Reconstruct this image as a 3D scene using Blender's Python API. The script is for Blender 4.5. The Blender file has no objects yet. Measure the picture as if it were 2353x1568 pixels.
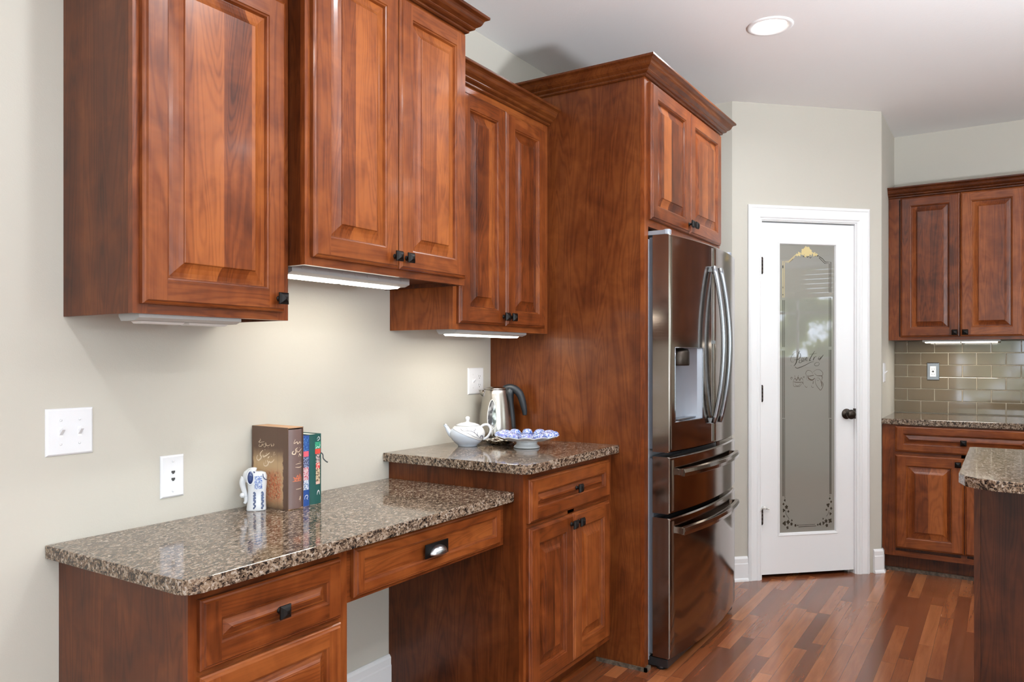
import bpy, bmesh, math, random
from mathutils import Vector, Matrix
R = math.radians
FILLW = 125  # power of the added upward fill
STRIPW = 0.9
CANW = 9
EXPO = 0.25
DAY_F = 12
DAY_R = 90
SC = bpy.context.scene
COL = SC.collection

# ------------------------------------------------------------------ camera
cam_d = bpy.data.cameras.new('camera'); cam = bpy.data.objects.new('camera', cam_d); COL.objects.link(cam)
cam.location = (-0.9579, -1.9851, 1.2776)
cam.rotation_euler = (R(90), 0, 0.5712 - R(90))
cam_d.sensor_width = 36.0; cam_d.lens = 1757.76 / 2353 * 36.0
cam_d.shift_y = (821.2 - 784) / 2353; cam_d.clip_start = 0.02
SC.camera = cam

# ------------------------------------------------------------------ world: sky and distant trees outside the windows
W = bpy.data.worlds.new('world'); SC.world = W; W.use_nodes = True
wn = W.node_tree.nodes; wl = W.node_tree.links; wn.clear()
wo = wn.new('ShaderNodeOutputWorld'); wb = wn.new('ShaderNodeBackground'); wl.new(wb.outputs[0], wo.inputs[0])
wc = wn.new('ShaderNodeTexCoord'); ws = wn.new('ShaderNodeSeparateXYZ'); wl.new(wc.outputs['Generated'], ws.inputs[0])
wnz = wn.new('ShaderNodeTexNoise'); wnz.inputs['Scale'].default_value = 26; wnz.inputs['Detail'].default_value = 6; wl.new(wc.outputs['Generated'], wnz.inputs[0])
wr = wn.new('ShaderNodeValToRGB'); wl.new(wnz.outputs[0], wr.inputs[0])
wr.color_ramp.elements[0].position = .40; wr.color_ramp.elements[0].color = (.05, .07, .035, 1)
wr.color_ramp.elements[1].position = .57; wr.color_ramp.elements[1].color = (.75, .85, 1, 1)
e = wr.color_ramp.elements.new(.50); e.color = (.16, .2, .1, 1)
wm = wn.new('ShaderNodeMapRange'); wl.new(ws.outputs[2], wm.inputs[0]); wm.inputs[1].default_value = .3; wm.inputs[2].default_value = .6
wx = wn.new('ShaderNodeMix'); wx.data_type = 'RGBA'; wl.new(wm.outputs[0], wx.inputs[0]); wl.new(wr.outputs[0], wx.inputs[6]); wx.inputs[7].default_value = (.8, .9, 1, 1)
wl.new(wx.outputs[2], wb.inputs[0]); wb.inputs[1].default_value = 6.0

# ------------------------------------------------------------------ daylight through the windows behind and beside the camera, plus an added uplight
def area(name, loc, direction, sx, sy, power, color=(1, 1, 1), shape='RECTANGLE', spread=180):
    d = bpy.data.lights.new(name, 'AREA'); d.shape = shape; d.size = sx
    if shape == 'RECTANGLE': d.size_y = sy
    d.energy = power; d.color = color; d.spread = R(spread)
    o = bpy.data.objects.new(name, d); COL.objects.link(o); o.location = loc
    o.rotation_euler = Vector(direction).to_track_quat('-Z', 'Y').to_euler(); return o
area('window_daylight', (-2.1, -5.28, 1.4), (0, 1, .55), 2.9, 1.9, DAY_R, (.88, 1.0, 1.12))
area('window_daylight', (-4.46, -2.9, 1.4), (1, 0, .55), 3.1, 1.9, DAY_F, (.88, .98, 1.12))
area('added_uplight', (.85, -3.25, 1.452), (.12, .16, 1), .34, .34, FILLW, (.95, 1.01, 1.09), 'DISK')  # upward fill added to lift the ceiling brightness
CANS = [(2.49, -1.12), (.85, -1.3), (-.8, -1.3), (2.49, -3.1), (.85, -3.1), (-.8, -3.1), (-2.4, -1.3), (-2.4, -3.1), (4.0, -3.1)]
SC.view_settings.view_transform = 'Standard'; SC.view_settings.look = 'None'
SC.view_settings.exposure = EXPO; SC.view_settings.gamma = 1; SC.view_settings.use_curve_mapping = False
try:
    SC.cycles.use_denoising = True; SC.cycles.max_bounces = 10; SC.cycles.diffuse_bounces = 5; SC.cycles.glossy_bounces = 5
    SC.cycles.sample_clamp_indirect = 6
except Exception: pass

# ------------------------------------------------------------------ node materials
class NT:
    def __init__(s, name):
        s.m = bpy.data.materials.new(name); s.m.use_nodes = True; s.t = s.m.node_tree; s.t.nodes.clear()
        s.out = s.t.nodes.new('ShaderNodeOutputMaterial'); s.b = s.t.nodes.new('ShaderNodeBsdfPrincipled')
        s.t.links.new(s.b.outputs[0], s.out.inputs[0])
    def n(s, typ, **k):
        nd = s.t.nodes.new(typ)
        for a, v in k.items(): setattr(nd, a, v)
        return nd
    def l(s, a, b): s.t.links.new(a, b)
    def setv(s, k, v):
        if isinstance(v, bpy.types.NodeSocket): s.l(v, s.b.inputs[k])
        else: s.b.inputs[k].default_value = v
    def geo(s): return s.n('ShaderNodeNewGeometry').outputs['Position']
    def obj(s): return s.n('ShaderNodeTexCoord').outputs['Object']
    def rnd(s): return s.n('ShaderNodeObjectInfo').outputs['Random']
    def sep(s, v):
        nd = s.n('ShaderNodeSeparateXYZ'); s.l(v, nd.inputs[0]); return nd.outputs
    def com(s, x, y, z):
        nd = s.n('ShaderNodeCombineXYZ')
        for i, v in enumerate((x, y, z)):
            if isinstance(v, (int, float)): nd.inputs[i].default_value = v
            else: s.l(v, nd.inputs[i])
        return nd.outputs[0]
    def ma(s, op, a, b=0.0, c=None):
        nd = s.n('ShaderNodeMath', operation=op)
        for i, v in enumerate((a, b) if c is None else (a, b, c)):
            if isinstance(v, (int, float)): nd.inputs[i].default_value = v
            else: s.l(v, nd.inputs[i])
        return nd.outputs[0]
    def noise(s, v, scale, detail=3, rough=.55, dist=0):
        nd = s.n('ShaderNodeTexNoise'); s.l(v, nd.inputs['Vector'])
        nd.inputs['Scale'].default_value = scale; nd.inputs['Detail'].default_value = detail
        nd.inputs['Roughness'].default_value = rough; nd.inputs['Distortion'].default_value = dist
        return nd.outputs[0]
    def white(s, v, dim='3D'):
        nd = s.n('ShaderNodeTexWhiteNoise', noise_dimensions=dim)
        s.l(v, nd.inputs[1 if dim == '1D' else 0]); return nd.outputs[0]
    def ramp(s, f, stops, interp='LINEAR'):
        nd = s.n('ShaderNodeValToRGB'); s.l(f, nd.inputs[0]); cr = nd.color_ramp; cr.interpolation = interp
        cr.elements[0].position = stops[0][0]; cr.elements[0].color = (*stops[0][1], 1)
        cr.elements[1].position = stops[-1][0]; cr.elements[1].color = (*stops[-1][1], 1)
        for p, c in stops[1:-1]:
            el = cr.elements.new(p); el.color = (*c, 1)
        return nd.outputs[0]
    def mix(s, f, a, b, mode='MIX'):
        nd = s.n('ShaderNodeMix', data_type='RGBA', blend_type=mode)
        for i, v in ((0, f), (6, a), (7, b)):
            if isinstance(v, (int, float)): nd.inputs[i].default_value = v
            elif isinstance(v, tuple): nd.inputs[i].default_value = (*v, 1)
            else: s.l(v, nd.inputs[i])
        return nd.outputs[2]
    def bump(s, h, strength=.2, dist=.001):
        nd = s.n('ShaderNodeBump'); nd.inputs['Strength'].default_value = strength; nd.inputs['Distance'].default_value = dist
        s.l(h, nd.inputs['Height']); s.l(nd.outputs[0], s.b.inputs['Normal'])

def plain(name, col, rough=.5, metal=0, spec=.5, coat=0, emit=None):
    t = NT(name); t.setv('Base Color', (*col, 1)); t.setv('Roughness', rough); t.setv('Metallic', metal)
    t.setv('Specular IOR Level', spec); t.setv('Coat Weight', coat); t.setv('Coat Roughness', .05)
    if emit: t.setv('Emission Color', (*emit[0], 1)); t.setv('Emission Strength', emit[1])
    return t.m

def wood(name, axis, boards=0.0, tint=1.0, dark=0.0, gloss=.3):
    """cherry: axis = grain direction; boards = width of glued-up staves (0 = one board)"""
    t = NT(name); p = t.geo(); x, y, z = t.sep(p); r = t.ma('MULTIPLY', t.rnd(), 37.0)
    across = {2: t.ma('ADD', x, y), 0: t.ma('ADD', z, y), 1: t.ma('ADD', z, x)}[axis]
    sc = [9.0, 9.0, 9.0]; sc[axis] = .9
    v = t.com(t.ma('ADD', t.ma('MULTIPLY', x, sc[0]), r), t.ma('MULTIPLY', y, sc[1]), t.ma('ADD', t.ma('MULTIPLY', z, sc[2]), r))
    if boards:
        cell = t.ma('FLOOR', t.ma('DIVIDE', t.ma('ADD', across, t.ma('MULTIPLY', r, .13)), boards))
        tone = t.white(t.ma('ADD', t.ma('MULTIPLY', cell, 7.31), r), '1D')
        v2 = t.com(t.ma('ADD', t.ma('MULTIPLY', x, sc[0]), t.ma('MULTIPLY', tone, 31)), t.ma('MULTIPLY', y, sc[1]), t.ma('ADD', t.ma('MULTIPLY', z, sc[2]), t.ma('MULTIPLY', tone, 19)))
        v = v2
    else:
        tone = t.ma('FRACT', t.ma('MULTIPLY', r, 3.7))
    big = t.noise(v, 1.0, 2, .5, .6)
    rings = t.ma('SINE', t.ma('MULTIPLY', big, 60.0))
    line = t.ma('POWER', t.ma('ABSOLUTE', rings), 5.0)
    fs = [240.0, 240.0, 240.0]; fs[axis] = 7.0
    fv = t.com(t.ma('MULTIPLY', x, fs[0]), t.ma('MULTIPLY', y, fs[1]), t.ma('MULTIPLY', z, fs[2]))
    fine = t.noise(fv, 1.0, 2, .6)
    blot = t.noise(p, 9.0, 3, .6, .5)
    f = t.ma('ADD', t.ma('MULTIPLY', tone, .36 if boards else .16), t.ma('MULTIPLY', big, .38))
    f = t.ma('ADD', f, t.ma('MULTIPLY', blot, .42)); f = t.ma('ADD', f, t.ma('MULTIPLY', fine, .16))
    f = t.ma('SUBTRACT', f, t.ma('MULTIPLY', line, .09)); f = t.ma('SUBTRACT', f, dark)
    if not boards: f = t.ma('ADD', f, .08)
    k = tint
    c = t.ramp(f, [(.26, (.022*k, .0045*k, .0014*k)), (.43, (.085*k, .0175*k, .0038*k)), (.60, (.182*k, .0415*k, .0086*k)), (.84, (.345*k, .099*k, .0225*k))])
    t.setv('Base Color', c); t.setv('Roughness', gloss); t.setv('Specular IOR Level', .3)
    t.setv('Coat Weight', .08); t.setv('Coat Roughness', .12); t.bump(fine, .06, .0006)
    return t.m

def granite(name, base=0.0):
    t = NT(name); p = t.geo(); x, y, z = t.sep(p)
    # crystals drawn out along one direction of the slab
    q = t.com(t.ma('ADD', t.ma('MULTIPLY', x, .80), t.ma('MULTIPLY', y, .35)), t.ma('SUBTRACT', t.ma('MULTIPLY', y, 1.25), t.ma('MULTIPLY', x, .45)), z)
    dn = t.n('ShaderNodeTexNoise'); t.l(q, dn.inputs['Vector']); dn.inputs['Scale'].default_value = 55; dn.inputs['Detail'].default_value = 4
    av = t.n('ShaderNodeVectorMath', operation='MULTIPLY_ADD'); t.l(dn.outputs['Color'], av.inputs[0]); av.inputs[1].default_value = (.035, .03, .02); t.l(q, av.inputs[2])
    vo = t.n('ShaderNodeTexVoronoi'); vo.inputs['Scale'].default_value = 170; t.l(av.outputs[0], vo.inputs['Vector']); v1 = t.sep(vo.outputs['Color'])[0]
    vb = t.n('ShaderNodeTexVoronoi'); vb.inputs['Scale'].default_value = 420; t.l(av.outputs[0], vb.inputs['Vector']); v2 = t.sep(vb.outputs['Color'])[1]
    big = t.noise(av.outputs[0], 62, 5, .7); tint = t.noise(p, 14, 2)
    f = t.ma('ADD', t.ma('MULTIPLY', v1, .34), t.ma('MULTIPLY', v2, .20)); f = t.ma('ADD', f, t.ma('MULTIPLY', big, .95)); f = t.ma('SUBTRACT', f, .25 - base)
    c = t.ramp(f, [(.26, (.010, .009, .009)), (.38, (.035, .026, .022)), (.46, (.12, .078, .052)), (.54, (.22, .155, .105)), (.64, (.31, .245, .185)), (.80, (.46, .42, .385))])
    c = t.mix(t.ma('MULTIPLY', tint, .5), c, (.75, .62, .5), 'MULTIPLY')
    t.setv('Base Color', c); t.setv('Roughness', .08); t.setv('Specular IOR Level', .5)
    return t.m

def wall_paint(name, col, bump=.25):
    t = NT(name); p = t.geo(); n = t.noise(p, 260, 3, .6); n2 = t.noise(p, 70, 2, .5)
    t.setv('Base Color', (*col, 1)); t.setv('Roughness', .62); t.setv('Specular IOR Level', .3)
    t.bump(t.ma('ADD', n, n2), bump, .0012); return t.m

def floor_wood():
    t = NT('jatoba_strip_floor'); p = t.geo(); x, y, z = t.sep(p); w = .0575
    ry = t.ma('DIVIDE', y, w); row = t.ma('FLOOR', ry); fy = t.ma('FRACT', ry)
    off = t.white(t.ma('ADD', row, .37), '1D'); ln = t.ma('ADD', .42, t.ma('MULTIPLY', t.white(t.ma('ADD', row, 91.7), '1D'), .5))
    cx = t.ma('ADD', t.ma('DIVIDE', x, ln), t.ma('MULTIPLY', off, 9.0)); col = t.ma('FLOOR', cx); fx = t.ma('MULTIPLY', t.ma('FRACT', cx), ln)
    tone = t.white(t.com(row, col, 3.0)); tone2 = t.white(t.com(col, row, 9.0))
    v = t.com(t.ma('ADD', t.ma('MULTIPLY', x, 2.2), t.ma('MULTIPLY', tone, 40)), t.ma('MULTIPLY', y, 26), tone2)
    g = t.noise(v, 1.0, 4, .55, .9); gf = t.noise(t.com(t.ma('MULTIPLY', x, 14), t.ma('MULTIPLY', y, 420), tone), 1.0, 2, .6)
    f = t.ma('ADD', t.ma('MULTIPLY', tone, .48), t.ma('MULTIPLY', g, .42)); f = t.ma('ADD', f, t.ma('MULTIPLY', gf, .12)); f = t.ma('SUBTRACT', f, .02)
    c = t.ramp(f, [(.12, (.06, .018, .008)), (.35, (.155, .045, .017)), (.58, (.25, .078, .027)), (.78, (.36, .128, .045)), (.95, (.50, .22, .09))])
    e1 = t.ma('LESS_THAN', fy, .022); e2 = t.ma('LESS_THAN', fx, .0013); e = t.ma('MAXIMUM', e1, e2)
    c = t.mix(t.ma('MULTIPLY', e, .6), c, (.03, .01, .005))
    t.setv('Base Color', c); t.setv('Roughness', t.ma('ADD', .2, t.ma('MULTIPLY', g, .1))); t.setv('Coat Weight', .35); t.setv('Coat Roughness', .12); t.setv('Specular IOR Level', .45)
    t.bump(t.ma('SUBTRACT', 1.0, e), .25, .0008); return t.m

M = {}
M['wv'] = wood('cherry_vertical_grain', 2, 0, .85); M['wx'] = wood('cherry_horizontal_grain', 0, 0, .82); M['wy'] = wood('cherry_cross_grain', 1, 0, .82)
M['wpanel'] = wood('cherry_staved_panel', 2, .085, .88); M['wpx'] = wood('cherry_drawer_panel', 0, 0, .85)
M['wside'] = wood('cherry_veneer_side_shaded', 2, 0, .5, .02, .38); M['wdark'] = wood('cherry_island_veneer', 2, 0, .34, .02, .34); M['wcrown'] = wood('cherry_crown', 0, 0, .45, .0, .32)  # side veneer tint is darkened to carry the shade on cabinet ends
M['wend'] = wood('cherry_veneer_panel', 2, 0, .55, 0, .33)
M['granite'] = granite('brown_granite')
M['wall'] = wall_paint('greige_wall_paint', (.53, .50, .435)); M['ceil'] = wall_paint('white_ceiling_paint', (.86, .85, .84), .4)
M['trim'] = plain('white_trim_paint', (.86, .86, .86), .3); M['plate'] = plain('white_plastic', (.78, .78, .80), .3)
M['floor'] = floor_wood()
M['black'] = plain('hammered_black_iron', (.018, .016, .015), .42, .85); M['bronze'] = plain('oil_rubbed_bronze', (.045, .035, .028), .35, .9)
M['dark'] = plain('black_plastic', (.012, .012, .013), .35); M['shadow'] = plain('dark_socket', (.05, .05, .05), .7)
M['pewter'] = plain('antique_pewter', (.42, .43, .44), .28, 1)
t = NT('black_stainless'); pz = t.geo(); gx, gy, gz = t.sep(pz)
br = t.noise(t.com(t.ma('MULTIPLY', gx, 3), t.ma('MULTIPLY', gy, 3), t.ma('MULTIPLY', gz, 900)), 1.0, 2, .5)
t.setv('Base Color', (.27, .23, .20, 1)); t.setv('Metallic', 1); t.setv('Roughness', t.ma('ADD', .09, t.ma('MULTIPLY', br, .06))); M['steel'] = t.m
M['steelhandle'] = plain('satin_steel_handle', (.33, .35, .38), .26, 1); M['fridgegrey'] = plain('grey_fridge_shell', (.30, .32, .36), .38, .3)
M['chrome'] = plain('brushed_kettle_steel', (.46, .43, .39), .24, 1); M['silver'] = plain('tarnished_silver', (.5, .46, .40), .16, 1)
M['rubber'] = plain('soft_black_handle', (.015, .018, .022), .45); M['porcelain'] = plain('white_porcelain', (.66, .67, .69), .12, 0, .5, .5)
M['greyline'] = plain('grey_ink', (.10, .10, .14), .4); M['tape'] = plain('gasket_grey', (.09, .10, .12), .5)
M['lamp'] = plain('glowing_lens', (1, 1, 1), .4, 0, .5, 0, ((1, .95, .86), 14)); M['ulamp'] = plain('glowing_strip_lens', (1, 1, 1), .4, 0, .5, 0, ((1, .93, .80), 9))
M['lens'] = plain('unlit_lens', (.62, .61, .59), .3); M['mirror'] = plain('reflector', (.8, .8, .8), .1, 1)
M['fixture'] = plain('white_enamel_fixture', (.42, .41, .40), .4)
M['grout'] = plain('cream_grout', (.74, .66, .52), .6)
t = NT('taupe_glass_tile'); t.setv('Base Color', (.145, .11, .07, 1)); t.setv('Roughness', .06); t.setv('Coat Weight', .5); t.setv('Coat Roughness', .03); M['tile'] = t.m
t = NT('frosted_glass'); t.setv('Base Color', (.30, .29, .25, 1)); t.setv('Roughness', .45); t.setv('Transmission Weight', .25); t.setv('Coat Weight', 1); t.setv('Coat Roughness', .0); t.setv('Coat IOR', 1.75); M['frost'] = t.m
t = NT('clear_window_glass'); t.setv('Base Color', (.9, .95, .95, 1)); t.setv('Roughness', 0); t.setv('Transmission Weight', 1); t.setv('IOR', 1.45); M['pane'] = t.m
M['etch'] = plain('clear_etched_line', (.035, .028, .018), .08); M['etchsoft'] = plain('half_etched_line', (.10, .075, .055), .2); M['gold'] = plain('gilt_line', (.62, .50, .24), .35, .1)
M['shade'] = plain('cream_window_shade', (.72, .66, .5), .8)

# ------------------------------------------------------------------ mesh builder (world coordinates)
class MB:
    def __init__(s): s.v = []; s.f = []; s.m = []; s.sm = []
    def add(s, vs, fs, mi=0, smooth=False):
        o = len(s.v); s.v += [tuple(v) for v in vs]
        for f in fs: s.f.append([i + o for i in f]); s.m.append(mi); s.sm.append(smooth)
    def box(s, a, b, mi=0):
        (x0, y0, z0), (x1, y1, z1) = [[f(p, q) for p, q in zip(a, b)] for f in (min, max)]
        s.add([(x0,y0,z0),(x1,y0,z0),(x1,y1,z0),(x0,y1,z0),(x0,y0,z1),(x1,y0,z1),(x1,y1,z1),(x0,y1,z1)],
              [(0,3,2,1),(4,5,6,7),(0,1,5,4),(1,2,6,5),(2,3,7,6),(3,0,4,7)], mi); return s
    def poly(s, pts, z0, z1, mi=0, smooth=False):
        """vertical prism from a counter-clockwise xy outline"""
        n = len(pts); vs = [(x, y, z0) for x, y in pts] + [(x, y, z1) for x, y in pts]
        s.add(vs, [tuple(range(n))[::-1], tuple(range(n, 2*n))], mi)
        s.add(vs, [(i, (i+1) % n, (i+1) % n + n, i + n) for i in range(n)], mi, smooth); return s
    def loft(s, rings, mi=0, smooth=True, closed=True, caps=True):
        n = len(rings[0]); vs = [p for r in rings for p in r]; fs = []
        for k in range(len(rings) - 1):
            for i in range(n if closed else n - 1):
                j = (i + 1) % n; fs.append((k*n+i, k*n+j, (k+1)*n+j, (k+1)*n+i))
        s.add(vs, fs, mi, smooth)
        if caps and closed:
            s.add(rings[0], [tuple(range(n))[::-1]], mi); s.add(rings[-1], [tuple(range(n))], mi)
        return s
    def lathe(s, prof, c, n=40, mi=0, axis='z', caps=True):
        rings = []
        for r, h in prof:
            ring = []
            for i in range(n):
                a = 2*math.pi*i/n; ca, sa = r*math.cos(a), r*math.sin(a)
                ring.append({'z': (c[0]+ca, c[1]+sa, c[2]+h)}['z'] if axis == 'z' else tuple(Vector(c) + axis[0]*ca + axis[1]*sa + axis[2]*h))
            rings.append(ring)
        return s.loft(rings, mi, True, True, caps)
    def sweep(s, path, sec, up=(0, 0, 1), mi=0, smooth=True, scale=None, closed=True):
        path = [Vector(p) for p in path]; rings = []
        for i, p in enumerate(path):
            d = (path[min(i+1, len(path)-1)] - path[max(i-1, 0)]).normalized()
            u = Vector(up); sd = d.cross(u)
            if sd.length < 1e-4: sd = d.cross(Vector((1, 0, 0)))
            sd.normalize(); u2 = sd.cross(d).normalized(); k = scale[i] if scale else 1
            rings.append([tuple(p + sd*a*k + u2*b*k) for a, b in sec])
        return s.loft(rings, mi, smooth)
    def tube(s, path, r, n=10, up=(0, 0, 1), mi=0, scale=None):
        return s.sweep(path, [(r*math.cos(2*math.pi*i/n), r*math.sin(2*math.pi*i/n)) for i in range(n)], up, mi, True, scale)
    def build(s, name, mats, parent=None, bevel=0, angle=None, **props):
        me = bpy.data.meshes.new(name); off = Vector((0, 0, 0)); q = parent
        while q: off += q.location; q = q.parent
        me.from_pydata([tuple(Vector(v) - off) for v in s.v], [], s.f)
        for mt in (mats if isinstance(mats, (list, tuple)) else [mats]): me.materials.append(M[mt] if isinstance(mt, str) else mt)
        for p, mi, sm in zip(me.polygons, s.m, s.sm): p.material_index = mi; p.use_smooth = sm
        bm = bmesh.new(); bm.from_mesh(me); bmesh.ops.remove_doubles(bm, verts=bm.verts, dist=1e-6)
        if not props.pop('keep', False): bmesh.ops.recalc_face_normals(bm, faces=bm.faces)
        bm.to_mesh(me); bm.free()
        o = bpy.data.objects.new(name, me); COL.objects.link(o)
        if parent: o.parent = parent
        if bevel:
            b = o.modifiers.new('bevel', 'BEVEL'); b.width = bevel; b.segments = 2; b.limit_method = 'ANGLE'; b.angle_limit = R(40); b.harden_normals = False
        for k, v in props.items(): o[k] = v
        return o

class F:
    """frame on a vertical face: a = along U, b = height, t = outward"""
    def __init__(s, O, U): s.O = Vector(O); s.U = Vector((U[0], U[1], 0)).normalized(); s.N = Vector((s.U.y, -s.U.x, 0))
    def p(s, a, b, t=0): return s.O + s.U*a + Vector((0, 0, b)) + s.N*t
    def box(s, mb, a0, a1, b0, b1, t0, t1, mi=0):
        P = [s.p(a, b, t) for t in (t0, t1) for a, b in ((a0, b0), (a1, b0), (a1, b1), (a0, b1))]
        mb.add(P, [(3,2,1,0),(4,5,6,7),(0,1,5,4),(1,2,6,5),(2,3,7,6),(3,0,4,7)], mi)
    def ring(s, mb, a0, a1, b0, b1, o0, t0, o1, t1, mi=0, smooth=False, mis=None):
        def L(o, t): return [s.p(a0+o, b0+o, t), s.p(a1-o, b0+o, t), s.p(a1-o, b1-o, t), s.p(a0+o, b1-o, t)]
        P = L(o0, t0) + L(o1, t1)
        for i in range(4):
            j = (i+1) % 4; mb.add(P, [(i, j, j+4, i+4)], (mis[i % 2] if mis else mi), smooth)
    def quad(s, mb, a0, a1, b0, b1, t, mi=0): mb.add([s.p(a0,b0,t), s.p(a1,b0,t), s.p(a1,b1,t), s.p(a0,b1,t)], [(0,1,2,3)], mi)

def thing(name, label, cat, loc=(0, 0, 0), group=None, kind=None):
    o = bpy.data.objects.new(name, None); COL.objects.link(o); o.location = loc; o.empty_display_size = .05
    o['label'] = label; o['category'] = cat
    if group: o['group'] = group
    if kind: o['kind'] = kind
    return o
def tag(o, label, cat, group=None, kind=None):
    o['label'] = label; o['category'] = cat
    if group: o['group'] = group
    if kind: o['kind'] = kind
    return o
def smooth_pts(P, k=6):
    if len(P) < 3: return [Vector(p) for p in P]
    P = [Vector(p) for p in P]; out = []
    for i in range(len(P)-1):
        p0, p1, p2, p3 = P[max(i-1, 0)], P[i], P[i+1], P[min(i+2, len(P)-1)]
        for j in range(k):
            u = j/k; out.append(.5*((2*p1)+(p2-p0)*u+(2*p0-5*p1+4*p2-p3)*u*u+(3*p1-p0-3*p2+p3)*u**3))
    out.append(P[-1]); return out
def ribbon(mb, pts, w, fn, taper=True, mi=0, round_=True, k=6):
    """a flat stroke of ink on a surface: pts in surface coordinates, fn maps them to space"""
    Q = smooth_pts([Vector((a, b, 0)) for a, b in pts], k) if round_ else [Vector((a, b, 0)) for a, b in pts]
    n = len(Q); L = []; Rr = []
    for i, q in enumerate(Q):
        d = (Q[min(i+1, n-1)] - Q[max(i-1, 0)])
        if d.length < 1e-9: d = Vector((1, 0, 0))
        d.normalize(); nn = Vector((-d.y, d.x, 0)); u = i/(n-1)
        ww = w*.5*((.35+.65*math.sin(math.pi*min(max(u, .06), .94))) if taper else 1)
        L.append(fn(q.x+nn.x*ww, q.y+nn.y*ww)); Rr.append(fn(q.x-nn.x*ww, q.y-nn.y*ww))
    mb.add(L + Rr, [(i, i+1, n+i+1, n+i) for i in range(n-1)], mi)
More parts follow.
